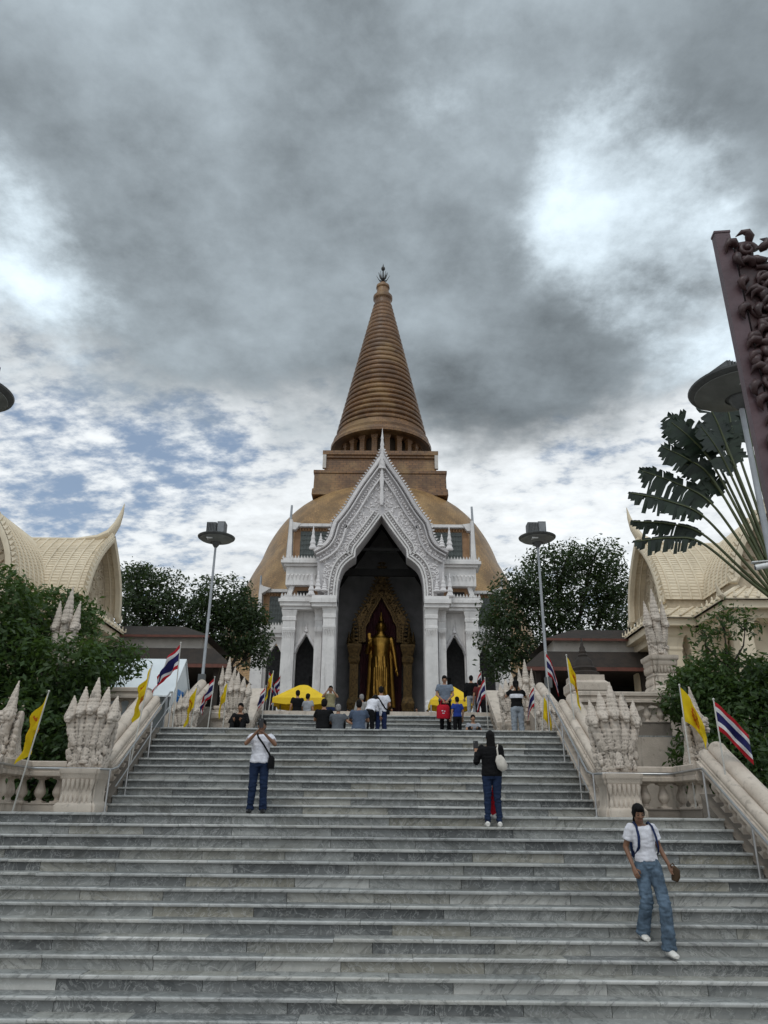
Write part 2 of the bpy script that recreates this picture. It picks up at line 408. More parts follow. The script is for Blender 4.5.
MT['skin2']=M('brown_skin',(.21,.105,.06),(.17,.085,.05),scale=9,rough=.5,world=False)
MT['eye']=M('dark_eye',(.02,.015,.012),rough=.2)
MT['lip']=M('lips',(.28,.09,.075),rough=.45)
MT['hair']=M('black_hair',(.007,.006,.006),(.004,.0035,.0035),scale=30,rough=.62,world=False,bump=.4,bscale=60,spec=.12)
MT['greyhair']=M('grey_hair',(.25,.24,.23),(.16,.15,.15),scale=30,rough=.6,world=False)
def cl(name,c,rough=.85,k=.68): MT[name]=M('cloth_'+name,c,tuple(x*k for x in c),scale=7,rough=rough,world=False,bump=.35,bscale=14,sheen=.0,spec=.15)
cl('white',(.74,.74,.80)); cl('black',(.007,.007,.008)); cl('navy',(.018,.03,.085)); cl('denim',(.115,.165,.225),.9,.42); cl('darkdenim',(.014,.026,.062))
cl('blue',(.02,.045,.24)); cl('greyblue',(.16,.19,.24)); cl('slate',(.075,.10,.15)); cl('khaki',(.28,.25,.15)); cl('maroon_cloth',(.10,.02,.02))
cl('greytee',(.10,.11,.125)); cl('lightgrey',(.33,.34,.37)); cl('palejeans',(.27,.30,.34)); cl('red',(.42,.012,.025)); cl('cream_cloth',(.60,.56,.50)); cl('checks',(.32,.31,.30)); cl('brownbag',(.08,.05,.03)); cl('tanhide',(.30,.21,.14))
MT['shoe']=M('white_shoe_leather',(.72,.70,.66),(.6,.58,.54),rough=.5)
MT['darkshoe']=M('black_shoe_leather',(.015,.015,.016),rough=.4)
MT['phone']=M('black_phone_glass',(.01,.01,.012),rough=.15)
# ------------------------------------------------------------------ sky, sun, camera
SUN_EL,SUN_AZ=R(56),R(200)          # azimuth measured clockwise from +Y: high, behind the photographer
def make_world():
    w=bpy.data.worlds.new('World'); scene.world=w; w.use_nodes=True
    t=NT(w.node_tree); bg=t.N['Background']
    d=t.n('ShaderNodeTexCoord').outputs['Generated']
    sp=t.n('ShaderNodeSeparateXYZ'); t.l(d,sp.inputs[0]); X,Y,Z=sp.outputs
    sky=t.n('ShaderNodeTexSky',sky_type='NISHITA'); sky.sun_disc=False; sky.sun_elevation=SUN_EL; sky.sun_rotation=SUN_AZ
    sky.air_density=1.; sky.dust_density=.6; sky.ozone_density=1.5
    # project direction on a cloud ceiling so clouds shrink towards the horizon
    k=t.math('DIVIDE',1.,t.math('ADD',t.math('MAXIMUM',Z,0.),.22))
    cv=t.n('ShaderNodeCombineXYZ'); t.l(t.math('MULTIPLY',X,k),cv.inputs[0]); t.l(t.math('MULTIPLY',Y,k),cv.inputs[1])
    P=cv.outputs[0]
    def off(v):
        return t.vmath('ADD',P,v).outputs[0]
    nA=t.noise(off((3.1,1.7,0)),1.5,5,.5,0).outputs['Fac']
    nB=t.noise(off((8.3,4.2,1)),3.2,10,.58,0).outputs['Fac']
    nC=t.noise(off((1.3,9.2,2)),7.,10,.66,0).outputs['Fac']
    wn=t.noise(off((5,5,5)),3.2,6,.58).outputs['Color']
    wv=t.vmath('SUBTRACT',wn,(.5,.5,.5)).outputs[0]
    sc=t.n('ShaderNodeVectorMath',operation='SCALE'); t.l(wv,sc.inputs[0]); sc.inputs['Scale'].default_value=.16
    wn2=t.noise(off((2.2,7.1,3)),10.,7,.62).outputs['Color']
    wv2=t.vmath('SUBTRACT',wn2,(.5,.5,.5)).outputs[0]
    sc2=t.n('ShaderNodeVectorMath',operation='SCALE'); t.l(wv2,sc2.inputs[0]); sc2.inputs['Scale'].default_value=.08
    wd=t.vmath('ADD',t.vmath('ADD',d,sc.outputs[0]).outputs[0],sc2.outputs[0]).outputs[0]
    ln=t.n('ShaderNodeVectorMath',operation='LENGTH'); t.l(wd,ln.inputs[0]); ln=ln.outputs['Value']
    def blob(v,inner,outer):
        dt=t.vmath('DOT_PRODUCT',wd,v).outputs['Value']
        return t.smooth(t.math('ARCCOSINE',t.math('MINIMUM',t.math('DIVIDE',dt,ln),.99999)),R(outer),R(inner))
    # heavy storm deck: slow swells, billows, and torn bright openings
    B=t.math('ADD',.39,t.math('MULTIPLY',t.math('SUBTRACT',nA,.5),.30))
    for v,i,o,a in [((.046,.61,.791),0,14,.08),((.14,.616,.775),0,10,.05),((-.23,.572,.788),0,15,.08),((-.35,.62,.70),0,12,.04),
                    ((-.36,.571,.738),0,12,-.10),((.29,.785,.55),0,11,-.09),((.078,.761,.644),0,20,-.07),((.136,.858,.496),0,12,-.07),
                    ((-.181,.843,.507),0,13,-.06),((.352,.548,.759),0,15,-.07),((-.11,.688,.718),0,18,-.05)]:
        B=t.math('ADD',B,t.math('MULTIPLY',blob(v,i,o),a))
    B=t.math('MAXIMUM',B,.16)
    bil=t.math('ADD',-.10,t.math('ADD',t.math('MULTIPLY',nB,2.2),t.math('MULTIPLY',t.math('SUBTRACT',nC,.5),.95)))
    B=t.math('MULTIPLY',B,bil)
    hole=None
    for v,o,a in [((.276,.683,.676),11.5,1.),((.232,.66,.715),7,.75),((.327,.714,.619),11,.9),((-.47,.69,.55),13,.95),((.42,.735,.53),12,.8),((.046,.61,.791),8,.35)]:
        q=t.math('MULTIPLY',blob(v,0,o),a); hole=q if hole is None else t.math('MAXIMUM',hole,q)
    edge=t.math('ADD',hole,t.math('ADD',t.math('MULTIPLY',t.math('SUBTRACT',nB,.5),1.5),t.math('MULTIPLY',t.math('SUBTRACT',nC,.5),1.3)))
    hm_=t.math('MULTIPLY',t.smooth(edge,.12,1.15),t.smooth(hole,.0,.45))
    B=t.math('ADD',B,t.math('ADD',t.math('MULTIPLY',hm_,.55),t.math('MULTIPLY',hole,.07)))
    # thinner, brighter cloud towards the south half of the sky
    back=t.smooth(Y,.35,-.5)
    B=t.math('ADD',B,t.math('MULTIPLY',back,t.math('ADD',.48,t.math('MULTIPLY',nA,.45))))
    deck=t.n('ShaderNodeCombineColor')
    for i,q in enumerate((.86,1.,1.10)): t.l(t.math('MULTIPLY',B,q),deck.inputs[i])
    # low broken altocumulus with blue between
    el=t.math('ADD',t.math('ADD',Z,t.math('MULTIPLY',t.math('SUBTRACT',nA,.5),.20)),t.math('MULTIPLY',t.math('SUBTRACT',nB,.5),.30))
    el=t.math('ADD',el,t.math('MULTIPLY',blob((.15,.865,.48),0,13),.10))
    up=t.smooth(el,.43,.555)
    mp=t.n('ShaderNodeMapping'); mp.inputs['Scale'].default_value=(1.,1.35,1); mp.inputs['Rotation'].default_value=(0,0,.25); t.l(P,mp.inputs[0])
    n1=t.noise(mp.outputs[0],13.,9,.62,0).outputs['Fac']
    n2=t.noise(mp.outputs[0],3.1,5,.55,.3).outputs['Fac']
    blue=t.math('ADD',blob((-.404,.833,.377),2,15),blob((-.24,.865,.44),0,9))
    cov=t.math('ADD',t.math('ADD',t.math('MULTIPLY',n1,.75),t.math('MULTIPLY',n2,.5)),t.math('MULTIPLY',blue,-.15)); cov=t.math('ADD',cov,.045)
    m=t.smooth(cov,.41,.64)
    wb=t.math('ADD',.56,t.math('MULTIPLY',n1,.65)); wb=t.math('ADD',wb,t.math('MULTIPLY',blob((.275,.862,.425),0,20),.10)); wb=t.math('MULTIPLY',wb,t.math('ADD',.66,t.math('MULTIPLY',n2,.62)))
    wc=t.n('ShaderNodeCombineColor')
    for i,q in enumerate((.955,1.,1.03)): t.l(t.math('MULTIPLY',wb,q),wc.inputs[i])
    ss=t.n('ShaderNodeVectorMath',operation='SCALE'); t.l(sky.outputs[0],ss.inputs[0]); ss.inputs['Scale'].default_value=.105
    hz=t.mix(.35,ss.outputs[0],(.50,.62,.76))
    low=t.mix(m,hz,wc.outputs[0])
    col=t.mix(up,low,deck.outputs[0])
    fin=t.n('ShaderNodeVectorMath',operation='SCALE'); t.l(col,fin.inputs[0]); fin.inputs['Scale'].default_value=10.
    t.l(fin.outputs[0],bg.inputs[0]); bg.inputs[1].default_value=.1
    w.cycles.sampling_method='MANUAL'; w.cycles.sample_map_resolution=1024
make_world()
sd=bpy.data.lights.new('sun','SUN'); sd.energy=.75; sd.angle=R(14); sd.color=(1,.95,.88)
so=bpy.data.objects.new('sun',sd); COL.objects.link(so)
sdir=Vector((math.sin(SUN_AZ)*math.cos(SUN_EL),math.cos(SUN_AZ)*math.cos(SUN_EL),math.sin(SUN_EL)))
so.rotation_euler=sdir.to_track_quat('Z','Y').to_euler(); so.location=(0,-20,40)

cd=bpy.data.cameras.new('camera'); cam=bpy.data.objects.new('camera',cd); COL.objects.link(cam); scene.camera=cam
cd.sensor_fit='VERTICAL'; cd.sensor_height=36; cd.lens=740/1024*36; cd.clip_start=.1; cd.clip_end=3000
cam.matrix_world=Matrix.Translation((.62,0,2.35))@Matrix.Rotation(R(.23),4,'Z')@Matrix.Rotation(R(90+22.1),4,'X')@Matrix.Rotation(R(.55),4,'Z')
scene.view_settings.view_transform='Standard'; scene.view_settings.look='None'; scene.view_settings.exposure=0
scene.render.resolution_x=768; scene.render.resolution_y=1024

# ------------------------------------------------------------------ ground and stairs
RR,TT=.154,.267
Z1=15*RR; Z2=Z1+12*RR; Z3=Z2+8*RR
g=MB(); g.add([(-500,-60,0),(500,-60,0),(500,900,0),(-500,900,0)],[(0,1,2,3)])
struct(g.build('ground',MT['earth']))
g=MB(); g.add([(-5.98,-30,.004),(5.98,-30,.004),(5.98,9.0,.004),(-5.98,9.0,.004)],[(0,1,2,3)])
struct(g.build('pavement',MT['paving']))

def slabs(x0,x1,lo,hi,rg):
    out=[];x=x0
    while x<x1-.05:
        w=rg.uniform(lo,hi)
        if x1-(x+w)<lo*.6: w=x1-x
        out.append((x,min(x+w,x1))); x+=w
    return out
def flight(label,y0,z0,n,xa,xb,seed):
    rg=random.Random(seed)
    T=thing('marble_staircase',label,'staircase',(0,y0,z0))
    co=MB(); poly=[(0.03,-.3)]
    for i in range(n):
        poly+= [(i*TT+.03,i*RR-.02 if i else -.02),(i*TT+.03,(i+1)*RR-.04)]
    poly+=[(n*TT+.02,n*RR-.04),(n*TT+.02,-.3)]
    co.prism(poly,'x',xa+.004,xb-.004); co.build('core',MT['core'],T)
    for i in range(n):
        mb=MB(); y=i*TT; z=i*RR
        tone=rg.uniform(-.12,.12)
        for a,b in slabs(xa,xb,.95,1.75,rg):
            j=rg.uniform(-.002,.002); c=min(1,max(0,rg.gauss(.47,.30)+tone))
            mb.box(a+.0035,b-.0035,y+j,y+.024,z-.006,z+RR-.040,0,c)
        for a,b in slabs(xa,xb,1.0,1.9,rg):
            j=rg.uniform(-.007,.007); c=min(1,max(0,rg.gauss(.58,.28)+tone)); h=rg.uniform(-.003,.003)
            f=y-.052+j; e=y+TT+.02 if i<n-1 else y+TT+.03; zt=z+RR+h
            chip=rg.uniform(.004,.012)
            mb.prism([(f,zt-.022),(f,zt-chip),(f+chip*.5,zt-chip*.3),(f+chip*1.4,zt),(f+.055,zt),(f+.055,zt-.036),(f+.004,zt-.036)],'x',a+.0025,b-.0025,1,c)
            mb.prism([(f+.055,zt-.036),(f+.055,zt-.0004),(e,zt-.0004),(e,zt-.036)],'x',a+.0025,b-.0025,0,c*.75)  # tread behind the nosing: grime and shade by the riser, as a darker tone
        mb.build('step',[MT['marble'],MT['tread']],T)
    return T
YL=12.705-14*TT
flight('wide grey marble stairs nearest the camera, below the first pair of naga posts',YL,0,15,-6.0,6.0,1)
YU=15.09
flight('grey marble stairs rising between the two thick sloping stone balustrades',YU,Z1,12,-4.65,4.65,2)
YT=22.9
flight('short upper marble stairs leading to the temple platform, people standing on them',YT,Z2,8,-3.4,4.0,3)
def slabtop(mb,x0,x1,y0,y1,z,rg,w=.6):
    y=y0
    while y<y1-.01:
        y2=min(y+w,y1)
        for a,b in slabs(x0,x1,.8,1.3,rg): mb.box(a+.002,b-.002,y+.002,y2-.002,z-.03,z,0,min(1,max(0,rg.gauss(.6,.2))))
        y=y2
rg=random.Random(5)
L=MB(); slabtop(L,-6.0,6.0,12.705+TT+.031,YU-.003,Z1,rg); struct(L.build('landing',MT['marble']))
L=MB(); L.box(-6.7,6.7,12.95,15.06,-.1,Z1-.036); L.box(-4.6,4.6,15.08,18.2,-.1,Z1-.4); struct(L.build('landing_base',MT['core']))
L=MB(); slabtop(L,-4.65,4.65,18.027+TT,24.6,Z2,rg,.8); slabtop(L,-8.,-4.65,18.9,24.6,Z2,rg,.8); slabtop(L,4.65,8.,18.9,24.6,Z2,rg,.8); struct(L.build('landing',MT['marble']))
L=MB(); L.box(-4.6,4.6,18.21,24.6,-.1,Z2-.036); L.box(-8,-4.61,18.9,24.6,-.1,Z2-.036); L.box(4.61,8,18.9,24.6,-.1,Z2-.036); struct(L.build('landing_base',MT['stone']))
# the temple platform and its paving
L=MB(); L.box(-90,90,24.65,260,-.1,Z3-.01); struct(L.build('platform',MT['stone']))
L=MB(); L.add([(-90,25.05,Z3),(90,25.05,Z3),(90,260,Z3),(-90,260,Z3)],[(0,1,2,3)]); struct(L.build('platform_paving',MT['paving']))
for sx in (-1,1):
    T=thing('retaining_wall','moulded stone retaining wall of the upper platform, %s of the stairs'%('left' if sx<0 else 'right'),'wall',(sx*4.2 if sx>0 else -3.6,24.55,Z2-2.))
    m=MB(); ln=[(0,(1,0,0)),(1,(1,0,0))]
    prof=[(.0,0),(-.1,0),(-.1,2.1),(-.03,2.18),(-.03,2.85),(-.12,2.95),(-.12,3.1),(-.05,3.14),(-.05,3.2),(.06,3.2),(.06,0)]
    m.prism(prof,'x',0 if sx>0 else -16,16 if sx>0 else 0)
    m.build('wall_face',MT['stone'],T)

# ------------------------------------------------------------------ balustrades
BALP=[(.085,0),(.085,.035),(.055,.05),(.05,.09),(.10,.17),(.105,.22),(.075,.32),(.05,.40),(.055,.44),(.085,.455),(.085,.5)]
def rollprof():
    p=[(0,.60),(0,.69),(.05,.70),(.05,.745),(.075,.75)]
    for k in range(9):
        a=PI-PI*k/8*0.86; p.append((.165+.10*math.cos(a),.79+.10*math.sin(a)))
    for k in range(10):
        a=PI*.9-PI*k/9; p.append((.40+.155*math.cos(a),.87+.155*math.sin(a)))
    p+=[(.55,.60)]
    return p
FLATP=[(.0,.60),(-.03,.62),(-.03,.68),(.0,.70),(.0,.76),(-.045,.78),(-.045,.86),(-.02,.88),(.42,.88),(.445,.86),(.445,.78),(.40,.76),(.40,.70),(.43,.68),(.43,.62),(.40,.60)]
def balustrade(label,p0,p1,nrm,rail,lo=.16,bh=.44,sp=.32,depth=.4,below=.4,group=None,endroll=False):
    """p0->p1 floor line; nrm points away from the stair (rail widens that way)"""
    p0=Vector(p0);p1=Vector(p1);n=Vector(nrm)
    T=thing('balustrade',label,'balustrade',p0,0,group)
    d=p1-p0; up=Vector((0,0,1)); L=math.hypot(d.x,d.y)
    m=MB(); m.sweep([((0,0,0),n,up),(d,n,up)],[(0,-below),(0,lo-.03),(-.02,lo-.02),(-.02,lo),(depth+.02,lo),(depth+.02,lo-.02),(depth,lo-.03),(depth,-below)])
    m.build('plinth',MT['stone'],T)
    m=MB(); m.sweep([((0,0,0),n,up),(d,n,up)],rail); m.build('rail',MT['stone'],T,smooth=35)
    if endroll:
        m=MB(); q=d if d.z>0 else Vector((0,0,0)); dirv=(d if d.z>0 else -d).normalized()
        e=MB()
        for u,w,r in ((.165,.79,.10),(.40,.87,.155)): e.ball(q.x+n.x*u,q.y+n.y*u,q.z+w,r*1.0,r*1.1,r,14)
        e.build('rail_end',MT['stone'],T,smooth=True)
    k=max(1,int(round(L/sp))); me=None
    for i in range(k):
        f=(i+.5)/k
        if me is None:
            b=MB(); sc=bh/.5
            b.lathe([(r*1.0,h*sc+(0 if 0 else 0)) for r,h in BALP],14)
            b.stack([(.1,-.08),(.1,.03)]); b.stack([(.1,bh-.03),(.1,bh+.08)])
            me=b.mesh('baluster',MT['stone'],smooth=40)
        o=obj('baluster',me,T); o.location=d*f+n*(depth*.5)+up*lo
    return T
RP=rollprof()
for sx,side in ((-1,'left'),(1,'right')):
    balustrade('thick rolled stone balustrade sloping up the %s edge of the middle stairs'%side,(sx*4.66,15.25,Z1+.12),(sx*4.66,17.95,Z1+.12+2.70*RR/TT),(sx,0,0),RP,lo=.16,bh=.44,sp=.25,depth=.5,below=2.,group=None,endroll=True)
    balustrade('short level stone balustrade beside the %s naga post, facing the camera'%side,(sx*5.32,14.62,Z1),(sx*6.35,14.62,Z1),(0,1,0),FLATP,lo=.15,bh=.45,sp=.33,depth=.4,below=.3)
    balustrade('thick rolled stone balustrade going down the %s edge of the lowest stairs'%side,(sx*6.01,13.5,Z1+.22),(sx*6.01,8.9,Z1+.22-4.6*RR/TT),(sx,0,0),RP,lo=.16,bh=.44,sp=.27,depth=.5,below=1.8,endroll=True)
    balustrade('short stone balustrade along the %s end of the first landing'%side,(sx*6.01,14.55,Z1),(sx*6.01,13.55,Z1),(sx,0,0),FLATP,lo=.15,bh=.45,sp=.33,depth=.4,below=.4)
    balustrade('level stone balustrade on the %s wing wall of the second landing'%side,(sx*5.35,18.95,Z2+.18),(sx*(7.7 if sx>0 else 6.85),18.95,Z2+.18),(0,1,0),FLATP,lo=.15,bh=.45,sp=.33,depth=.35,below=.9)
    # steps up to the platform at the side of the landing
    balustrade('%s small sloping stone rail rising behind the naga of the second landing'%side,(sx*5.1+.15,21.2,Z2-.3),(sx*5.1+.15,24.4,Z3-.1),(sx,0,0),RP,lo=.16,bh=.44,sp=.27,depth=.5,below=.9,endroll=True)
    for xa in ((-3.42,) if sx<0 else (4.02,)):
        balustrade('low sloping stone rail on the %s of the short upper stairs'%side,(xa,22.95,Z2-.15),(xa,25.2,Z3-.1),(sx,0,0),FLATP,lo=.12,bh=.46,sp=.28,depth=.25,below=.6)

# ------------------------------------------------------------------ steel handrails
for sx,side in ((-1,'left'),(1,'right')):
    T=thing('steel_handrail','tubular steel handrail with posts along the %s side of the stairs'%side,'handrail',(sx*4.52,14.6,Z1))
    def loc(x,y,z): return (x-sx*4.52,y-14.6,z-Z1)
    m=MB(); sl=RR/TT
    m.tube([loc(sx*4.5,18.1,Z2+.83),loc(sx*4.5,17.95,Z2+.80),loc(sx*4.5,15.0,Z1+.80),loc(sx*4.5,14.65,Z1+.74),loc(sx*4.62,14.42,Z1+.74),loc(sx*5.78,14.42,Z1+.74),loc(sx*5.88,14.3,Z1+.74),loc(sx*5.88,12.95,Z1+.76),loc(sx*5.88,8.6,Z1+.76-4.35*sl)],.021,10)
    m.build('rail',MT['steel'],T,smooth=50)
    m=MB(); m.tube([loc(sx*4.5,17.95,Z2+.45),loc(sx*4.5,15.0,Z1+.45)],.012,8); m.build('lower_rail',MT['steel'],T,smooth=50)
    for y,z0,z1,x in [(14.6,Z1,Z1+.74,4.5),(15.6,Z1+2*RR,Z1+.80+.6*sl,4.5),(16.8,Z1+7*RR,Z1+.8+1.8*sl,4.5),(18.1,Z2,Z2+.83,4.5),(12.95,Z1,Z1+.76,5.88),(11.5,Z1-5*RR,Z1+.76-1.45*sl,5.88),(10.0,Z1-10*RR,Z1+.76-2.95*sl,5.88)]:
        m=MB(); m.tube([loc(sx*x,y,z0),loc(sx*x,y,z1)],.019,8); m.lathe([(.045,0),(.045,.012),(.02,.02)],10,*loc(sx*x,y,z0))
        m.build('post',MT['steel'],T,smooth=50)

# ------------------------------------------------------------------ naga guardians
def crown(mb,x,y,z,h,r,lean=0,back=.06):
    n=7; prof=[]
    for i in range(n):
        f=i/n; rr=r*(1-f**1.35)*(.98 if i else 1.)
        prof+=[(rr*.90,f*h),(rr,(f+.22/n)*h),(rr*.97,(f+.6/n)*h),(rr*.84,(f+.93/n)*h)]
    prof.append((.004,h))
    vs=MB().lathe(prof,12)
    vs.v=[(p[0]+lean*(p[2]/h)**2*h*.22+x,p[1]*.75+y+back*(p[2]/h),p[2]+z) for p in vs.v]
    mb.join(vs)
def naga_meshes(heads,w,key):
    """heads: list of (x, z of head, crown height, radius)"""
    b=MB()
    zc=max(h[1] for h in heads)
    b.loft([((0,.02,0),w*.36,.20,(1,0,0)),((0,.02,.10),w*.39,.22,(1,0,0)),((0,.02,.28),w*.37,.21,(1,0,0)),((0,.0,.45),w*.35,.18,(1,0,0)),((0,.02,zc*.66),w*.39,.13,(1,0,0)),((0,.06,zc*.86),w*.44,.10,(1,0,0)),((0,.08,zc*1.0),w*.42,.06,(1,0,0))],24)
    # mass of curling ornament over the chest
    rg=random.Random(len(heads)); 
    for k in range(34):
        x=rg.uniform(-.36,.36)*w; z=rg.uniform(.06,.58)*(1-.25*abs(x)/w); r=rg.uniform(.035,.07)
        b.ball(x,-.185+.22*abs(x)/w+rg.uniform(-.02,.02),z,r,.042,r*rg.uniform(.8,1.5),8)
    for k in range(7): b.ball(0,-.22+.012*k,.12+k*.07,.085-.008*k,.05,.045,10)
    for x,z,ch,r in heads:
        b.tube([(x*.42,-.02,.22),(x*.62,-.13,.46),(x*.84,-.15,z*.72),(x*.96,-.13,z*.88),(x,-.10,z)],[r*.75,r*.92,r*.88,r*.82,r*.8],14)
        s=1 if x>0 else -1
        if abs(x)>w*.3:    # scalloped hood edge
            for k in range(6): b.ball(x*(.86+.03*k)+s*.02,.03,.2+k*(z-.2)/6,.06,.06,.085)
    def disp(co,nn):
        d=.007*noise.noise(co*9)+.005*noise.noise(co*24)
        if co.z<.62: d+=.018*(abs(noise.noise(co*17))-.2)+.010*noise.noise(co*38)
        elif nn.y<-.2: d+=.004*math.sin(co.z*75)
        return d
    body=remesh(b,.0145,1,disp,'naga_body',MT['naga'])
    hs=[]
    for x,z,ch,r in heads:
        m=MB()
        m.ball(0,-.04,.0,r*1.02,r*1.15,r*.85,12); m.ball(0,-.04-r*.95,-.03,r*.66,r*.8,r*.48,10)
        m.ball(0,-.04-r*1.0,-.085,r*.52,r*.6,r*.28,10); m.ball(-r*.5,-.04-r*.75,.03,r*.28,r*.28,r*.28,8); m.ball(r*.5,-.04-r*.75,.03,r*.28,r*.28,r*.28,8)
        m.lathe([(r*1.02,.015),(r*1.2,.03),(r*1.22,.06),(r*1.02,.085)],14,0,-.02,0,sy=.9)
        crown(m,0,-.02,.07,ch,r*1.16,lean=x*.9)
        for sg in (-1,1):
            m.tube([(sg*r*.9,-.03,-.06),(sg*r*1.25,.0,.02),(sg*r*1.2,.02,.14)],[.03,.03,.008],7)
        hs.append(((x,-.10,z),remesh(m,.0115,1,lambda c,n:.005*noise.noise(c*30),'naga_head',MT['naga'])))
    return body,hs
H5=[(0,1.07,.56,.118),(-.205,1.02,.43,.110),(.205,1.02,.43,.110),(-.395,.92,.36,.102),(.395,.92,.36,.102)]
N5=naga_meshes(H5,1.0,'5')
H3=[(0,1.18,.92,.14),(-.25,.98,.72,.115),(.25,.98,.72,.115)]
N3=naga_meshes(H3,.72,'3')
def pedestal_mesh(kind):
    m=MB()
    if kind=='post':
        m.stack([(.38,0),(.38,.10),(.36,.13),(.33,.16),(.31,.20),(.305,.52),(.33,.56),(.345,.58),(.345,.63),(.36,.65),(.37,.67),(.37,.745)],red=.12)
        for sx in range(-3,4):                      # carved lotus leaves hanging under the cap
            m.lathe([(.0,.34),(.03,.40),(.045,.5),(.045,.56)],6,sx*.085,-.31,0); 
            m.lathe([(.035,.14),(.045,.2),(.03,.27),(0,.32)],6,sx*.085,-.31,0)
    else:
        m.stack([(.52,-2.4),(.52,0),(.55,.03),(.55,.10),(.45,.14),(.42,.22),(.38,.28),(.36,.52),(.38,.56),(.36,.6),(.34,.66),(.34,.80),(.38,.86),(.40,.90),(.40,1.0),(.44,1.04),(.45,1.08),(.45,1.16)],red=.14)
        for a in range(4):
            mm=MB()
            for k in range(-3,4): mm.lathe([(.0,.62),(.04,.68),(.05,.76),(.045,.84)],6,k*.1,-.37,0); mm.lathe([(.04,.28),(.05,.36),(.035,.44),(0,.52)],6,k*.1,-.37,0)
            m.join(mm,Matrix.Rotation(a*PI/2,4,'Z'))
    return m.mesh('pedestal',MT['stone'],smooth=40)
PPOST=pedestal_mesh('post'); PTALL=pedestal_mesh('tall')
def naga(label,loc,rz,n5=True,ped=None,pedh=0.,scale=1.,group=None):
    T=thing('naga_statue',label,'naga statue',loc,rz,group); T.scale=(scale,)*3
    if ped: obj('pedestal',ped,T)
    bm_,hs=N5 if n5 else N3
    b=obj('body',bm_,T); b.location=(0,0,pedh)
    for p,me in hs:
        h=obj('head',me,T); h.location=(p[0],p[1],p[2]+pedh)
    return T
for sx,side in ((-1,'left'),(1,'right')):
    naga('large five headed stone naga on the post at the %s foot of the middle stairs'%side,(sx*4.99,14.72,Z1),0,True,PPOST,.745)
    naga('side view of a five headed naga at the outer %s corner of the first landing'%side,(sx*6.45,14.6,Z1+.74),R(62 if sx>0 else -62),True,None,0,.95)
    naga('tall three headed naga raised on a high carved pedestal outside the stairs on the %s'%side,(8.6,21.6,Z2+1.35) if sx>0 else (-7.75,19.15,4.7),0,False,PTALL,1.16,.95)
    naga('five headed naga low behind the top end of the %s rolled balustrade'%side,(sx*4.9+.12,20.6,Z2),0,True,None,0,.74)
    naga('slim three headed naga with a tall crest on a pedestal by the %s lamp post'%side,(-4.75 if sx<0 else 5.4,25.6,Z3-.7),0,False,PTALL,1.16,.78)
naga('small five headed naga at the left foot of the short upper stairs',(-3.82,22.6,Z2),0,True,PPOST,.745,.86)
naga('small five headed naga at the right foot of the short upper stairs',(4.42,22.6,Z2),0,True,PPOST,.745,.86)
for sx,side in ((-1,'left'),(1,'right')):
    # solid pier carrying the tall naga
    T=thing('stone_pier','plain square stone pier under the tall three headed naga on the %s'%side,'pier',(8.6,21.6,0) if sx>0 else (-7.75,19.15,-.80))
    m=MB(); m.stack([(.85,0),(.85,3.2),(.78,3.26),(.74,3.4),(.74,5.0-.1),(.8,5.0),(.86,5.06),(.86,5.18),(.8,5.2)]); m.build('shaft',MT['stone'],T)

# ------------------------------------------------------------------ lamp posts
def lamp(label,loc,h,rz=0,R_=1.,box=True):
    T=thing('lamp_post',label,'lamp post',loc,rz,'disc topped lamp posts')
    m=MB(); m.lathe([(.13,0),(.13,.03),(.075,.05),(.07,1.2),(.055,1.25),(.05,h*.6),(.04,h-.1)],14); m.build('pole',MT['pole'],T,smooth=40)
    m=MB(); m.stack([(.12,1.0),(.12,1.35)],y=-.09,sy=.6); m.build('junction_box',MT['lampdark'],T)
    m=MB(); m.lathe([(r*R_,q) for r,q in [(.05,-.32),(.12,-.22),(.16,-.12),(.64,.03),(.68,.06),(.69,.09),(.66,.105),(.2,.16),(.0,.17)]],40,z=h); m.build('lamp_shade',MT['lampdark'],T,smooth=30)
    m=MB(); m.lathe([(.2*R_,-.113),(.6*R_,.012),(.605*R_,.02),(.2*R_,-.10)],40,z=h-.012,cap=False); m.build('reflector',MT['reflector'],T,smooth=30)
    m=MB()
    m.box(-.36,.0,-.22,.22,.18,.62 if box else .4); m.box(.03,.32,-.2,.2,.2,.66 if box else .4)
    for k in range(6): m.box(-.35+k*.058,-.33+k*.058,-.26,-.22,.2,.6 if box else .38)
    m.tube([(0,0,.1),(0,0,.4)],.06,8)
    m.v=[(p[0],p[1],p[2]+h) for p in m.v]; m.build('floodlight',MT['lampdark'],T)
    m=MB(); m.box(.06,.29,-.215,-.203,.24,.62 if box else .38); m.v=[(p[0],p[1],p[2]+h) for p in m.v]; m.build('lens',MT['lens'],T)
    m=MB(); m.box(-.27,-.05,-.42,-.2,-.06,.0); m.box(-.19,-.13,-.33,-.3,0,.1); m.v=[(p[0],p[1],p[2]+h-.02) for p in m.v]; m.build('floodlight',MT['glass_lens'],T)
    return T
lamp('grey lamp post with a disc shade in front of the trees left of the temple',(-5.74,26,Z3),11.74-Z3)
lamp('grey lamp post with a disc shade in front of the tree right of the temple',(6.25,26,Z3),11.84-Z3)
TN=lamp('near lamp post whose disc shade shows behind the carved mauve panel at right',(6.42,10.6,0),8.85,R(20),1.12,False)
lamp('near lamp post at the left picture edge, only the rim of its shade showing',(-6.2,10.4,0),8.55)
T=thing('security_camera','small white bullet camera on a bracket by the near right lamp post','camera',(6.22,10.3,5.75),R(-15))
m=MB(); m.tube([(-.2,0,-.03),(.1,0,.02)],.045,12); m.build('housing',MT['glass_lens'],T,smooth=40)
m=MB(); m.box(-.24,.1,-.05,.05,.045,.058); m.build('sunshield',MT['glass_lens'],T)
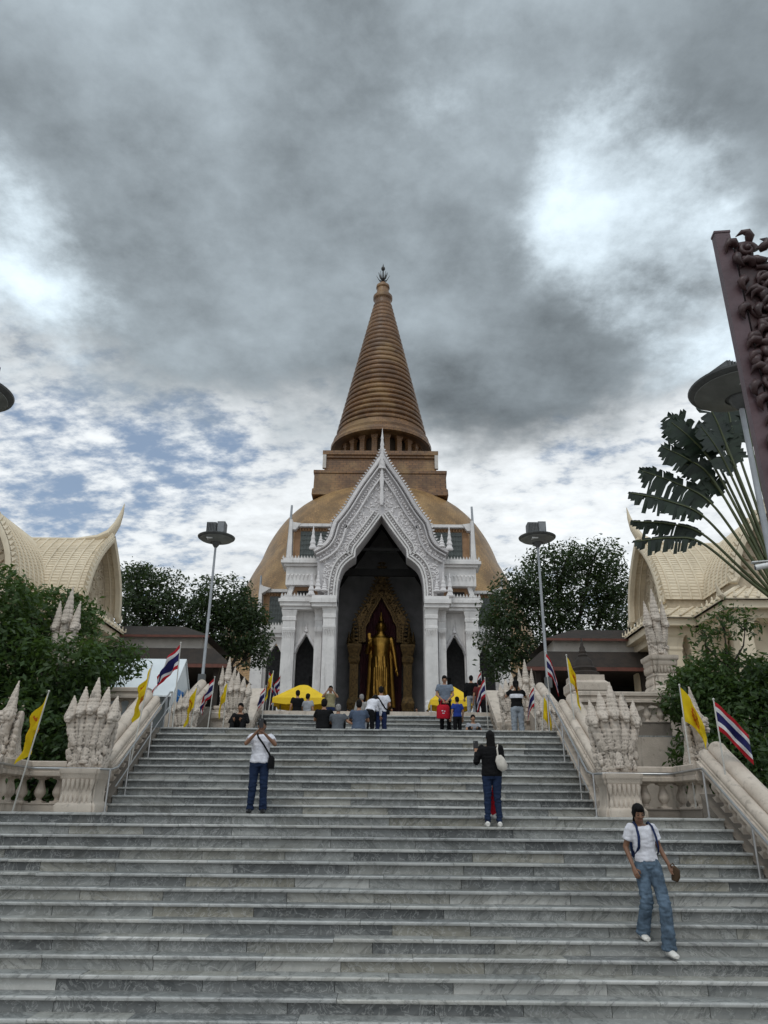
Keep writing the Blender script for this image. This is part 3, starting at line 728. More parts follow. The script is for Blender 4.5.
m=MB(); m.tube([(0,0,.0),(.06,.1,.0),(.1,.24,0)],.015,8); m.build('bracket',MT['steel'],T)
m=MB(); m.lathe([(.034,0),(.034,.01)],12); m.xform(Matrix.Translation((-.2,0,-.03))@Matrix.Rotation(R(-90),4,'Y')); m.build('lens',MT['lampdark'],T)

# ------------------------------------------------------------------ flags
def flag(kind,label,base,top,hoist,fly,droop,ax,seed,group=None):
    base=Vector(base);top=Vector(top)
    T=thing('flag',label,'flag',base,0,group); rg=random.Random(seed)
    m=MB(); q=top-base; m.tube([(0,0,0),q],[.016,.012],8); m.build('pole',MT['polewhite'],T,smooth=50)
    m=MB(); m.ball(*q,.022,n=8); m.build('pole_tip',MT['polewhite'],T,smooth=True)
    pd=q.normalized(); ax=Vector((math.cos(ax),math.sin(ax),0)); side=Vector((-ax.y,ax.x,0))
    nu,nv=26,14; vs=[];uv=[]; ph=rg.uniform(0,6)
    for j in range(nv+1):
        v=j/nv
        p0=q-pd*(hoist*(1-v)+.03)
        x=0;z=0
        for i in range(nu+1):
            u=i/nu
            dl=R(droop)*(min(1,.62+1.5*u) if droop<70 else min(1,.58+.9*u))
            if i: x+=fly/nu*math.cos(dl); z-=fly/nu*math.sin(dl)
            wv=(.12*math.sin(u*7.5+v*3.6+ph)+.06*math.sin(u*14-v*6+ph)+.06*math.sin(v*9+ph))*min(1,u*2.6)*fly*.75
            gather=(1-v)*(droop>55)*hoist*.30*min(1,u*1.5)     # a limp cloth gathers below its upper corner
            vs.append(p0+ax*(x+wv*.25)+side*wv+Vector((0,0,z+gather))); uv.append((u,v))
    fs=[(j*(nu+1)+i,j*(nu+1)+i+1,(j+1)*(nu+1)+i+1,(j+1)*(nu+1)+i) for j in range(nv) for i in range(nu)]
    me=bpy.data.meshes.new('cloth'); me.from_pydata([tuple(v) for v in vs],[],fs); me.materials.append(MT['thaiflag' if kind=='t' else 'yflag'])
    ul=me.uv_layers.new(name='UVMap')
    for lp in me.loops: ul.data[lp.index].uv=uv[lp.vertex_index]
    me.polygons.foreach_set('use_smooth',[True]*len(fs)); me.update()
    obj('cloth',me,T); return T
W_,E_=PI,0.
flag('y','limp yellow flag on the leaning pole at the far left, in front of the tree',(-5.86,13.9,Z1),(-5.50,13.7,4.34),0.64,0.87,84,W_-.25,1)
flag('y','limp yellow flag with orange wheel above the left rolled balustrade, below the tricolour',(-4.6,16.0,Z1+.9),(-4.38,15.9,5.22),0.57,0.80,84,W_-.3,2)
flag('t','red white and blue striped flag flying left at the top of the left rolled balustrade',(-4.43,18.2,Z2),(-4.40,18.0,6.16),.60,.95,60,W_,3)
flag('y','yellow flag at the top left corner of the middle stairs, beside the low naga',(-4.2,19.0,Z2),(-4.10,18.9,5.28),0.52,0.71,84,W_,4)
flag('t','small tricolour flag hanging in front of the left three headed naga',(-4.25,21.0,Z2),(-4.15,20.9,5.82),.5,.75,74,W_,5)
flag('y','yellow flag between the left tricolour and the three headed naga',(-4.05,22.0,Z2),(-3.98,21.9,5.85),0.52,0.71,84,W_+.2,6)
flag('t','small tricolour hanging by the small naga left of the short upper stairs',(-3.3,24.0,Z2),(-3.18,23.9,6.05),.5,.7,77,W_,7)
flag('y','yellow flag standing behind the small left naga, nearest the yellow tent',(-3.45,26.5,Z3),(-3.35,26.4,6.95),0.52,0.71,84,W_,8)
flag('y','limp yellow flag with orange wheel above the right rolled balustrade',(4.86,17.0,Z1+1.2),(4.75,16.9,5.72),0.57,0.85,84,E_+.25,9)
flag('y','yellow flag on a slanting pole beside the corner naga at right',(6.12,14.05,Z1),(6.10,14.0,4.60),0.62,0.80,72,E_-.3,10)
flag('t','large red white and blue flag flying right over the lower right balustrade',(6.16,12.75,Z1+.15),(6.13,12.7,4.16),.47,.72,52,E_-.15,11)
flag('y','yellow flag at the top right corner of the middle stairs, lowest of the group there',(4.5,19.0,Z2),(4.58,18.9,5.1),0.52,0.71,84,E_,12)
flag('t','small tricolour at the right, between two yellow flags behind the standing woman',(4.6,20.3,Z2),(4.62,20.2,5.55),.5,.7,78,W_,13)
flag('y','yellow flag directly behind the woman in the black and white top',(4.3,21.4,Z2),(4.34,21.3,5.72),0.52,0.71,84,E_,14)
flag('t','small tricolour hanging by the small naga right of the short upper stairs',(3.85,23.9,Z2),(3.78,23.8,6.35),.55,.75,74,W_,15)
flag('t','tall tricolour hanging along the foot of the right lamp post',(5.2,21.,Z2),(5.14,20.9,6.6),.6,.85,78,E_,16)
flag('t','distant tricolour in front of the left side door of the porch',(-6.4,44.,Z3),(-6.25,44.,10.),.9,1.3,72,E_,17)
flag('t','distant tricolour nearer the left column of the porch',(-5.6,44.,Z3),(-5.55,44.,9.8),.9,1.3,78,W_,18)
flag('t','distant tricolour right of the porch, behind the small naga',(5.7,40.,Z3),(5.75,40.,9.4),.8,1.2,78,W_,19)
# ------------------------------------------------------------------ curve helpers
def catmull(pts,n=5):
    P=[Vector(p) for p in pts]; out=[]
    for i in range(len(P)-1):
        a=P[max(i-1,0)];b=P[i];c=P[i+1];d=P[min(i+2,len(P)-1)]
        for k in range(n):
            t=k/n; out.append(.5*((2*b)+(c-a)*t+(2*a-5*b+4*c-d)*t*t+(3*b-a-3*c+d)*t**3))
    out.append(P[-1]); return out
def resample(pts,step):
    P=[Vector(p) for p in pts]; L=[0]
    for a,b in zip(P,P[1:]): L.append(L[-1]+(b-a).length)
    n=max(2,int(L[-1]/step)); out=[];j=0
    for i in range(n+1):
        s=L[-1]*i/n
        while j<len(P)-2 and L[j+1]<s: j+=1
        f=(s-L[j])/max(1e-9,L[j+1]-L[j]); p=P[j].lerp(P[j+1],min(1,f)); t=(P[j+1]-P[j]).normalized(); out.append((p,t))
    return out
def band(mb,pts,u0,u1,y,proud,mi=0,mirror=True):
    """raised strip following a curve in the xz plane, between offsets u0..u1 (left of travel), front at y-proud"""
    rs=[(p,t) for p,t in resample(pts,.18) if (not mirror) or p.x-t.y*min(u0,u1)>-.02]
    for s in ((1,-1) if mirror else (1,)):
        path=[((s*p.x,y,p.y),(s*-t.y,0,t.x),(0,-1,0)) for p,t in rs]
        h=(u1-u0)
        mb.sweep(path,[(u0,-.05),(u0,proud*.7),(u0+h*.15,proud),(u1-h*.15,proud),(u1,proud*.7),(u1,-.05)],mi)
def beads(mb,pts,u,y,step,r,mirror=True,leaf=False):
    for p,t in resample(pts,step):
        if mirror and p.x-t.y*u<.02: continue
        for s in ((1,-1) if mirror else (1,)):
            x=s*(p.x-t.y*u); z=p.y+t.x*u
            if leaf:
                nx,nz=s*-t.y,t.x; tx,tz=s*t.x,t.y; k=r
                mb.add([(x-tx*k*.5,y-.06,z-tz*k*.5),(x+tx*k*.5,y-.06,z+tz*k*.5),(x+nx*k*1.3+tx*k*.1,y-.03,z+nz*k*1.3+tz*k*.1),(x-tx*k*.5,y+.12,z-tz*k*.5),(x+tx*k*.5,y+.12,z+tz*k*.5)],[(0,1,2),(4,3,2),(1,4,2),(3,0,2)])
            else: mb.ball(x,y,z,r,r*.8,r,6)
def flame(mb,x,y,z,h,w,n=5):
    prof=[]
    for i in range(n):
        f=i/n; rr=w*(1-f)**1.1
        prof+=[(rr*.8,f*h),(rr,(f+.25/n)*h),(rr*.62,(f+.9/n)*h)]
    prof.append((.01,h)); mb.lathe(prof,8,x,y,z,sy=.6)

# ------------------------------------------------------------------ temple porch
PX,PY,PZ=.2,55.,8.47
def porch():
    T=thing('temple_porch','tall white stucco porch with pointed carved gable, in front of the golden stupa','temple porch',(PX,PY,PZ))
    zz=lambda L:[(x,z-PZ) for x,z in L]
    op=catmull(zz([(0,24.35),(1.0,22.85),(1.98,21.46)]),6)+catmull(zz([(2.02,20.85),(2.5,20.5),(2.95,20.0),(3.22,19.2),(3.32,18.2),(3.32,17.5)]),5)+[Vector((3.32,0))]
    ga=catmull(zz([(0,30.6),(.45,29.3),(1.9,27.0),(3.0,25.0),(3.85,23.8)]),6)+catmull(zz([(4.05,23.1),(4.2,22.5),(4.55,21.95),(5.35,21.45)]),6)
    side=[Vector((5.1,21.4-PZ)),Vector((4.95,20.3-PZ)),Vector((4.9,18.1-PZ)),Vector((4.35,18-PZ)),Vector((4.35,0))]
    half=[tuple(p) for p in ga]+[tuple(p) for p in side]; inner=[tuple(p) for p in op]
    right=half+inner[::-1]
    m=MB()
    for s in (1,-1): m.prism([(s*a,b) for a,b in (right if s>0 else right[::-1])],'y',0,1.7)
    GW=m
    # mouldings round the opening
    o2=[p for p in op]
    m=MB(); band(m,o2,.0,.16,0,.10); band(m,o2,.2,.34,0,.2); band(m,o2,.62,.74,0,.24)
    beads(m,o2[:-1],.48,-.10,.23,.075)
    m.build('arch_moulding',MT['plaster'],T)
    # gable edge, two steps, with leaf teeth
    m=MB(); band(m,ga,-.38,-.05,0,.42); band(m,ga,-.62,-.5,0,.36); band(m,ga,-1.25,-1.1,0,.3); beads(m,ga,-.86,-.12,.24,.08); beads(m,ga[3:],-.03,-.3,.27,.17,leaf=True)
    m.build('bargeboard',MT['ornament'],T)
    # carved scrollwork between the two
    rg=random.Random(3); m=MB()
    def inside(x,z):
        zo=np.interp(x,[p.x for p in op[:-1]],[p.y for p in op[:-1]]) if x<3.32 else -99
        zg=np.interp(x,[p.x for p in ga],[p.y for p in ga])
        return z>zo+1.0 and z<zg-1.6
    n=0
    while n<330:
        x=rg.uniform(0,4.5); z=rg.uniform(9.5,21)
        if not inside(x,z) and not (3.95<x<4.8 and 9.7<z<13): continue
        n+=1; a=rg.uniform(0,PI)
        for s in (1,-1):
            m.ball(s*x,-.01,z,rg.uniform(.1,.2),.07,.07,6,rot=Matrix.Rotation(s*a,3,'Y'))
    GW.join(m); GW.build('gable_wall',MT['ornament'],T)
    m=MB(); m.lathe([(.34,-1.6),(.3,-1.2),(.36,-1.1),(.24,-.7),(.28,-.6),(.18,-.1),(.22,0),(.13,.5),(.17,.6),(.09,1.1),(.12,1.2),(.05,1.7),(.01,2.2)],10,0,-.2,30.0-PZ,sy=.7)
    m.lathe([(.12,0),(.2,.6),(.12,1.4),(.2,2.2),(.1,3.2),(.14,3.4)],8,0,-.22,25.2-PZ,sy=.8)
    m.build('spire',MT['ornament'],T,smooth=40)
    for s in (-1,1):
        for x,z,h in ((5.35,21.35,2.1),(4.75,21.6,1.1),(5.3,17.6,1.9),(4.8,18.0,1.6),(4.3,18.0,1.0)):
            m=MB(); flame(m,s*x,-.35,z-PZ,h,.30); m.build('flame_finial',MT['ornament'],T)
        # pilasters
        for x0,x1,y,top in ((3.38,4.32,-.32,16.7),(4.4,5.0,.22,16.7),(6.48,7.5,.62,16.7)):
            m=MB(); cx=(x0+x1)/2; hw=(x1-x0)/2; d=.55
            m.stack([(hw*1.12,0),(hw*1.12,.9),(hw*1.04,1.1),(hw*1.05,1.3),(hw*.96,1.4),(hw*.93,6.6),(hw*1.02,6.7),(hw*1.02,6.85),(hw*.95,6.9),(hw*.95,7.4),(hw*1.05,7.45),(hw*1.06,7.7),(hw*.98,7.75),(hw*1.1,8.05),(hw*1.2,8.25)],s*cx,y+.5,0,sy=d/hw if hw>.4 else 1)
            for k in range(-3,4):
                w=hw*.27; fy=y+.5-min(d*.97,hw*.97 if hw<=.4 else d*.97)
                m.add([(s*cx+k*w-w*.5,fy,6.6),(s*cx+k*w+w*.5,fy,6.6),(s*cx+k*w,fy-.02,6.05-.1*(k%2)),(s*cx+k*w,fy-.09,6.55)],[(0,2,3),(2,1,3),(0,3,1)])
            m.build('pilaster',MT['plaster'],T)
        m=MB(); m.box(*sorted((s*3.3,s*5.2)),-.62,1.2,16.72-PZ,17.0-PZ); m.box(*sorted((s*3.32,s*5.35)),-.75,1.2,17.003-PZ,17.35-PZ); m.box(*sorted((s*3.32,s*5.2)),-.6,1.2,17.353-PZ,17.6-PZ)
        m.build('capital_cornice',MT['plaster'],T)
        # side door wall with pointed arch
        dc,hw=5.7,.74
        arch=[(dc-hw,0),(dc-hw,13.5-PZ),(dc-hw*.75,14.05-PZ),(dc-hw*.4,14.45-PZ),(dc,15.0-PZ),(dc+hw*.4,14.45-PZ),(dc+hw*.75,14.05-PZ),(dc+hw,13.5-PZ),(dc+hw,0)]
        poly=[(4.9,0)]+arch+[(6.5,0),(6.5,16.75-PZ),(4.9,16.75-PZ)]
        m=MB(); m.prism([(s*a,b) for a,b in poly],'y',1.25,1.7); m.build('door_wall',MT['plaster'],T)
        a2=[Vector(p) for p in arch[1:-1]]
        m=MB(); band(m,[Vector((s*p.x,p.y)) for p in a2],.02*s,.24*s,1.25,.14,mirror=False); flame(m,s*dc,1.15,15.15-PZ,.7,.16,3); m.build('door_hood',MT['ornament'],T)
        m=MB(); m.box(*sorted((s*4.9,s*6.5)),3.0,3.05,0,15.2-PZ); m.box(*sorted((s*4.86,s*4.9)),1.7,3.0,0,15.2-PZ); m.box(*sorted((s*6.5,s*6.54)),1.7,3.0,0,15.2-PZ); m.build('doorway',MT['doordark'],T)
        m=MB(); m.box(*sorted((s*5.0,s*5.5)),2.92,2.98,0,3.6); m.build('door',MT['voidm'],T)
        # wing cornice, cresting, upper storey
        m=MB(); 
        for a,z0,z1,y in ((7.55,16.76,17.0,.45),(7.72,17.003,17.3,.3),(7.85,17.303,17.55,.18),(7.7,17.553,17.75,.3)): m.box(*sorted((s*4.6,s*a)),y,2.2,z0-PZ,z1-PZ)
        k=5.2
        while k<7.8:
            m.add([(s*(k-.11),.28,17.75-PZ),(s*(k+.11),.28,17.75-PZ),(s*k,.24,18.02-PZ),(s*k,.5,17.75-PZ)],[(0,1,2),(1,3,2),(3,0,2)]); k+=.24
        m.build('wing_cornice',MT['plaster'],T)
        m=MB(); m.box(*sorted((s*4.6,s*7.1)),1.6,2.4,17.75-PZ,18.85-PZ); m.build('terracotta_band',MT['brownframe'],T)
        m=MB(); m.box(*sorted((s*5.3,s*6.6)),1.45,1.59,17.9-PZ,18.5-PZ); m.build('dark_opening',MT['voidm'],T)
        m=MB(); m.prism([(s*7.12,17.76-PZ),(s*7.5,17.76-PZ),(s*7.15,18.86-PZ),(s*6.8,18.86-PZ)],'y',1.2,2.4); m.box(*sorted((s*4.6,s*7.5)),1.0,3.,18.86-PZ,20.35-PZ)
        k=4.9
        while k<7.4:
            m.add([(s*(k-.14),.985,19.75-PZ),(s*(k+.14),.985,19.75-PZ),(s*k,.97,19.2-PZ),(s*k,.90,19.6-PZ)],[(0,1,3),(1,2,3),(2,0,3)]); k+=.3
        for a,z0,z1,y in ((7.65,20.353,20.55,.75),(7.9,20.553,20.8,.55),(7.75,20.803,20.95,.7)): m.box(*sorted((s*4.6,s*a)),y,3.,z0-PZ,z1-PZ)
        k=5.1
        while k<7.9:
            m.add([(s*(k-.11),.7,20.95-PZ),(s*(k+.11),.7,20.95-PZ),(s*k,.66,21.2-PZ),(s*k,.9,20.95-PZ)],[(0,1,2),(1,3,2),(3,0,2)]); k+=.24
        m.build('upper_wall',MT['plaster'],T)
        def window(x0,x1,y,z0,z1):
            f=MB(); f.box(*sorted((s*x0,s*x1)),y,y+1.2,z0,z1); f=f.build('window',MT['brownframe'],T)
            l=MB(); a,b=sorted((s*(x0+.15),s*(x1-.55))); l.box(a,b,y-.03,y-.005,z0+.1,z1-.3)
            q=a
            while q<b: l.box(q-.02,q+.02,y-.10,y-.031,z0+.1,z1-.3); q+=.22
            q=z0+.3
            while q<z1-.3: l.box(a,b,y-.125,y-.101,q-.02,q+.02); q+=.42
            l.build('lattice',MT['lattice'],f)
            r=MB()
            q=min(s*x0,s*x1)
            while q<max(s*x0,s*x1): r.box(q-.05,q+.05,y-.14,y-.004,z1-.26,z1-.02); q+=.24
            r.build('bracket_row',MT['brownframe'],f)
        window(4.0,7.15,2.0,21.0-PZ,24.0-PZ)
        m=MB(); m.box(*sorted((s*3.6,s*7.25)),1.55,3.4,24.003-PZ,24.25-PZ); m.prism([(s*7.0,23.7-PZ),(s*7.5,23.7-PZ),(s*7.5,24.6-PZ),(s*7.25,24.35-PZ),(s*6.6,24.26-PZ)],'y',1.5,2.2)
        m.prism([(s*7.2,21.0-PZ),(s*7.62,21.0-PZ),(s*7.5,24.55-PZ),(s*7.3,24.55-PZ)],'y',1.4,2.4); m.build('roof_edge',MT['plaster'],T)
        m=MB(); m.tube([(s*7.55,1.6,21.2-PZ),(s*7.44,1.6,25.85-PZ)],[.13,.09],8); m.build('corner_spire',MT['pole'],T)
        # outer wing, further back
        m=MB()
        m.stack([(.58,0),(.58,.9),(.5,1.1),(.48,5.9),(.55,6.0),(.5,6.1),(.5,6.7),(.62,7.0)],s*10.02,5.5)
        m.build('pilaster',MT['plaster'],T)
        dc2=8.6; hw2=.72
        arch=[(dc2-hw2,0),(dc2-hw2,13.9-PZ),(dc2-hw2*.4,14.7-PZ),(dc2,15.2-PZ),(dc2+hw2*.4,14.7-PZ),(dc2+hw2,13.9-PZ),(dc2+hw2,0)]
        poly=[(7.4,0)]+arch+[(9.6,0),(9.6,15.6-PZ),(7.4,15.6-PZ)]
        m=MB(); m.prism([(s*a,b) for a,b in poly],'y',5.4,5.8)
        m.box(*sorted((s*7.4,s*7.6)),1.7,5.4,0,15.6-PZ)
        m.build('door_wall',MT['plaster'],T)
        m=MB(); m.box(*sorted((s*7.4,s*10.2)),8.,8.05,0,15.5-PZ); m.build('doorway',MT['doordark'],T)
        m=MB(); m.box(*sorted((s*7.4,s*10.55)),5.0,6.5,15.603-PZ,15.9-PZ); m.box(*sorted((s*7.4,s*10.7)),4.85,6.5,15.903-PZ,16.3-PZ); m.box(*sorted((s*7.4,s*10.55)),5.0,6.5,16.303-PZ,16.55-PZ)
        k=7.7
        while k<10.6:
            m.add([(s*(k-.11),5.0,16.55-PZ),(s*(k+.11),5.0,16.55-PZ),(s*k,4.96,16.82-PZ),(s*k,5.2,16.55-PZ)],[(0,1,2),(1,3,2),(3,0,2)]); k+=.24
        m.build('wing_cornice',MT['plaster'],T)
        window(7.3,9.95,5.9,16.55-PZ,19.55-PZ)
        m=MB(); m.box(*sorted((s*7.2,s*10.05)),5.5,7.2,19.553-PZ,19.8-PZ); m.prism([(s*9.95,16.6-PZ),(s*10.4,16.6-PZ),(s*10.25,20.1-PZ),(s*10.05,20.1-PZ)],'y',5.3,6.2); m.prism([(s*9.3,19.8-PZ),(s*10.06,19.3-PZ),(s*10.2,20.1-PZ),(s*9.9,19.95-PZ)],'y',5.2,6.); m.build('roof_edge',MT['plaster'],T)
        m=MB(); m.tube([(s*10.3,5.6,16.8-PZ),(s*10.25,5.6,21.0-PZ)],[.12,.08],8); m.build('corner_spire',MT['pole'],T)
    # interior
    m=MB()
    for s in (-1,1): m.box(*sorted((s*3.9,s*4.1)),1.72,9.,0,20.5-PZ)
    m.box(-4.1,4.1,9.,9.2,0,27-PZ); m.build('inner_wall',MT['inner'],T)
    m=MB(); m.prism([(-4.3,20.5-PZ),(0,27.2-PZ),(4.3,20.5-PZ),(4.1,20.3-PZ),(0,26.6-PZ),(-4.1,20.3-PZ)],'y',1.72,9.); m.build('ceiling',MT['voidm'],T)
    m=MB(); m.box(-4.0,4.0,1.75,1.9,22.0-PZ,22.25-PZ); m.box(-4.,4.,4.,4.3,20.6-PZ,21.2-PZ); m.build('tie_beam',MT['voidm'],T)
    m=MB(); m.prism([(-4.4,20.6-PZ),(0,28.4-PZ),(4.4,20.6-PZ),(4.2,20.5-PZ),(0,27.6-PZ),(-4.2,20.5-PZ)],'y',1.75,32.); m.build('roof',MT['brownroof'],T)
    m=MB(); m.box(-7.4,7.4,9.3,30,0,18-PZ); m.build('rear_hall',MT['plaster'],T)
porch()
# terrace with broad steps carrying the porch
m=MB(); poly=[(45.6,Z3-.3)]
for i in range(20): poly+=[(45.66+i*TT,Z3+i*RR),(45.66+i*TT,Z3+(i+1)*RR)]
poly+=[(51,Z3+20*RR),(51,Z3-.3)]
m.prism(poly,'x',-4.2,4.6); m.box(-13,13.4,51.004,90,Z3-.3,PZ-.004); struct(m.build('terrace',MT['paving']))

# ------------------------------------------------------------------ golden statue and its niche
def statue():
    K=7.75/1.78; T=thing('golden_statue','tall gilded standing robed statue under a pointed niche inside the porch','statue',(PX+.02,PY+6.,PZ+1.45))
    b=MB(); X=(1,0,0)
    b.loft([((0,0,0),.23,.13,X),((0,0,.25),.205,.115,X),((0,0,.55),.19,.11,X),((0,0,.85),.185,.115,X),((0,0,1.02),.155,.105,X),((0,0,1.22),.185,.12,X),((0,.01,1.36),.215,.10,X),((0,.01,1.42),.15,.08,X),((0,.0,1.47),.072,.068,X),((0,0,1.55),.07,.068,X)],22)
    b.loft([((0,.06,.06),.31,.035,X),((0,.06,.5),.275,.035,X),((0,.055,.95),.25,.04,X),((0,.05,1.25),.24,.05,X),((0,.03,1.37),.2,.05,X)],20)   # robe behind
    b.ball(0,-.01,1.60,.094,.105,.118,14); b.ball(0,.0,1.715,.056,.056,.06,10); b.lathe([(.04,1.74),(.042,1.78),(.025,1.84),(.004,1.93)],8,0,0)
    b.ball(0,-.10,1.59,.014,.022,.028,8); b.ball(0,-.095,1.55,.03,.015,.010,8)
    for s in (-1,1):
        b.ball(s*.098,.01,1.58,.014,.028,.065,8)
        for k in range(3): b.tube([(s*(.05+.045*k),-.118+.012*k,.05),(s*(.045+.04*k),-.108+.01*k,.8)],.014,6)
    b.cap((.21,.01,1.35),(.27,.0,1.05),.062,.05); b.cap((.27,0,1.05),(.305,-.03,.80),.048,.034); b.ball(.315,-.05,.74,.03,.022,.06,10)
    for k in range(4): b.cap((.30+k*.012,-.045-k*.008,.70),(.31+k*.012,-.06-k*.008,.635-.01*(k in(1,2))),.011,.008,6)
    b.cap((.295,-.07,.74),(.285,-.09,.69),.011,.009,6)
    b.cap((-.21,.01,1.35),(-.265,-.0,1.10),.062,.05); b.cap((-.265,0,1.10),(-.235,-.15,1.24),.048,.034); b.ball(-.23,-.17,1.32,.035,.018,.05,10)
    for k in range(4): b.cap((-.258+k*.018,-.175,1.35),(-.262+k*.02,-.18,1.435+.012*(k in(1,2))),.010,.008,6)
    b.cap((-.20,-.17,1.30),(-.175,-.18,1.34),.011,.009,6)
    me=remesh(b,.011,2,lambda c,n:.0035*math.sin(c.x*95+c.z*6) if c.z<1.0 and abs(c.x)<.2 else 0,'statue_body',MT['gold'])
    o=obj('body',me,T); o.scale=(K*.96,K*.95,K*.98)
    m=MB(); m.lathe([(1.15,-1.45),(1.15,-1.2),(1.0,-1.1),(.9,-.7),(1.05,-.5),(1.15,-.35),(1.0,-.25),(.95,0)],28,sy=.8); m.build('lotus_base',MT['oldgold'],T,smooth=40)
statue()
def niche():
    T=thing('gilded_niche','carved gilt pointed arch with side columns and dark red curtain behind the golden statue','niche',(PX+.03,PY+7.3,PZ))
    zz=lambda L:[(x,z-PZ) for x,z in L]
    out=catmull(zz([(0,22.7),(.35,21.2),(.8,20.1),(1.3,19.1),(1.75,18.35),(2.15,17.75)]),4)+[Vector(p) for p in zz([(1.95,17.2),(1.9,16.6),(1.85,15.7)])]
    inn=catmull(zz([(0,19.6),(.35,18.9),(.7,18.3),(.95,17.75)]),3)+catmull(zz([(1.0,17.5),(1.25,17.1),(1.3,16.6),(1.3,15.7)]),3)
    m=MB(); poly=[tuple(p) for p in out]+[tuple(p) for p in inn[::-1]]
    for s in (1,-1): m.prism([(s*a,b) for a,b in (poly if s>0 else poly[::-1])],'y',0,.3)
    band(m,inn,.0,.12,0,.16); band(m,inn,.2,.3,0,.1); beads(m,out,.05,-.02,.34,.3,leaf=True); beads(m,inn,.42,-.05,.2,.07)
    rg=random.Random(8)
    for _ in range(120):
        x=rg.uniform(0,1.7); z=rg.uniform(17.5,22); zo=np.interp(x,[p.x for p in out[:21]],[p.y for p in out[:21]])+PZ; zi=np.interp(x,[p.x for p in inn[:10]],[p.y for p in inn[:10]])+PZ if x<.95 else 17.3
        if zi+.6<z<zo-.2:
            for s in (1,-1): m.ball(s*x,-.02,z-PZ,.11,.1,.05,6,rot=Matrix.Rotation(s*rg.uniform(0,3),3,'Y'))
    m.build('arch',MT['oldgold'],T)
    for s in (-1,1):
        m=MB(); m.stack([(.55,0),(.55,.5),(.45,.7),(.45,1.2),(.42,1.3),(.55,2.2),(.45,2.5),(.36,2.7),(.36,5.4),(.45,5.6),(.5,5.9),(.42,6.1),(.55,6.6),(.62,6.9),(.6,7.1)],s*2.25,.3,red=.16,sy=.7); flame(m,s*2.4,.2,7.1,1.9,.42); flame(m,s*1.95,.2,7.1,1.2,.3); flame(m,s*2.75,.2,7.1,1.1,.25)
        m.build('column',MT['oldgold'],T)
    m=MB(); n=40
    vs=[];fs=[]
    for i in range(n+1):
        x=-1.75+3.5*i/n; y=.45+.07*math.sin(i*1.3)
        ztop=19.7-PZ-abs(x)*.9
        vs+=[(x,y,0),(x,y,ztop)]
    for i in range(n): fs.append((2*i,2*i+2,2*i+3,2*i+1))
    m.add(vs,fs); m.build('curtain',MT['maroon'],T,smooth=True)
niche()

# ------------------------------------------------------------------ the great stupa
def chedi():
    T=thing('golden_stupa','huge golden brown bell shaped stupa with a ringed conical spire towering behind the white porch','stupa',(-.5,120,Z3))
    zz=lambda L:[(r,z-Z3) for r,z in L]
    bell=catmull(zz([(30,Z3),(30,9.5),(29,10),(29,11.5),(28.2,12),(28.2,13.2),(27.6,13.6),(27.7,15),(27.6,16),(27.2,18.5),(26.3,23),(25.0,28),(23.3,32.7),(21.35,37.3),(20.05,39.9),(19.17,42.4),(18.0,44.8),(16.4,47.2),(14.0,49.6),(11.0,51.2),(6.,51.9)]),3)
    m=MB(); m.lathe([tuple(p) for p in bell],96); m.build('bell',MT['belltile'],T,smooth=28)
    m=MB(); m.stack(zz([(11.0,49.6),(10.95,50.6),(10.76,50.8),(10.7,53.4),(10.85,53.5),(10.85,54.0),(9.3,54.01),(9.25,54.9),(9.1,55.1),(9.05,56.9),(9.35,57.0),(9.35,57.3),(9.6,57.5),(9.6,58.2),(7.9,58.21)])); m.build('square_throne',MT['spiretile'],T)
    for sx in (-1,1):
        m=MB(); m.stack([(.28,0),(.28,3.0),(.34,3.1)],sx*9.28,-9.28,55.0-Z3); m.build('corner_post',MT['frieze'],T)
    m=MB(); m.lathe(zz([(5.7,58.2),(5.7,63.2)]),48); m.build('drum',MT['spiredark'],T,smooth=30)
    me=MB(); me.stack([(.62,0),(.62,.5),(.46,.7),(.44,3.8),(.56,4.0),(.66,4.5)],sy=.8); me=me.mesh('column',MT['spiretile'])
    for k in range(20):
        a=2*PI*(k+.5)/20; o=obj('column',me,T); o.location=(6.75*math.sin(a),-6.75*math.cos(a),58.2-Z3); o.rotation_euler=(0,0,a)
    prof=zz([(6.2,62.7),(8.75,62.55),(9.05,62.62),(9.12,63.1),(8.9,63.5),(8.6,63.9),(8.7,64.3),(8.25,64.8),(7.95,65.6)])
    n=27; z0,z1=65.6,95.2; r0,r1=7.85,1.55
    for i in range(n):
        f=i/n; g=(i+1)/n; za=z0+(z1-z0)*(1-(1-f)**1.06); zb=z0+(z1-z0)*(1-(1-g)**1.06)
        r=r0+(r1-r0)*((za-z0)/(z1-z0)); h=zb-za
        prof+=zz([(r*.985,za+.02*h),(r*1.02+.06,za+.18*h),(r*1.025+.10,za+.40*h),(r*1.015+.04,za+.62*h),(r*.965,za+.74*h),(r*.955,za+.98*h)])
    prof+=zz([(1.62,95.3),(1.6,96.),(1.9,96.4),(1.9,97.0),(1.45,97.6),(1.2,98.2),(1.15,99.0),(1.35,99.2),(1.3,99.7),(.7,100.1),(.5,100.6)])
    m=MB(); m.lathe(prof,64); m.build('ringed_spire',MT['spiretile'],T,smooth=35)
    m=MB(); zb=100.5-Z3; m.tube([(0,0,zb),(0,0,zb+4.4)],[.22,.08],8); m.ball(0,0,zb+3.6,.42,.42,.5,10); m.lathe([(.2,3.9),(.1,4.4),(.01,4.9)],8,z=zb)
    for k in range(8):
        a=2*PI*k/8
        for L,h in ((1.35,1.9),(.75,2.6)):
            m.tube([(0,0,zb+.3+(h-1.7)*.5),(L*.6*math.cos(a),L*.6*math.sin(a),zb+.7+(h-1.7)*.5),(L*math.cos(a),L*math.sin(a),zb+h)],[.10,.09,.03],6)
    m.build('trident_finial',MT['finial'],T)
chedi()

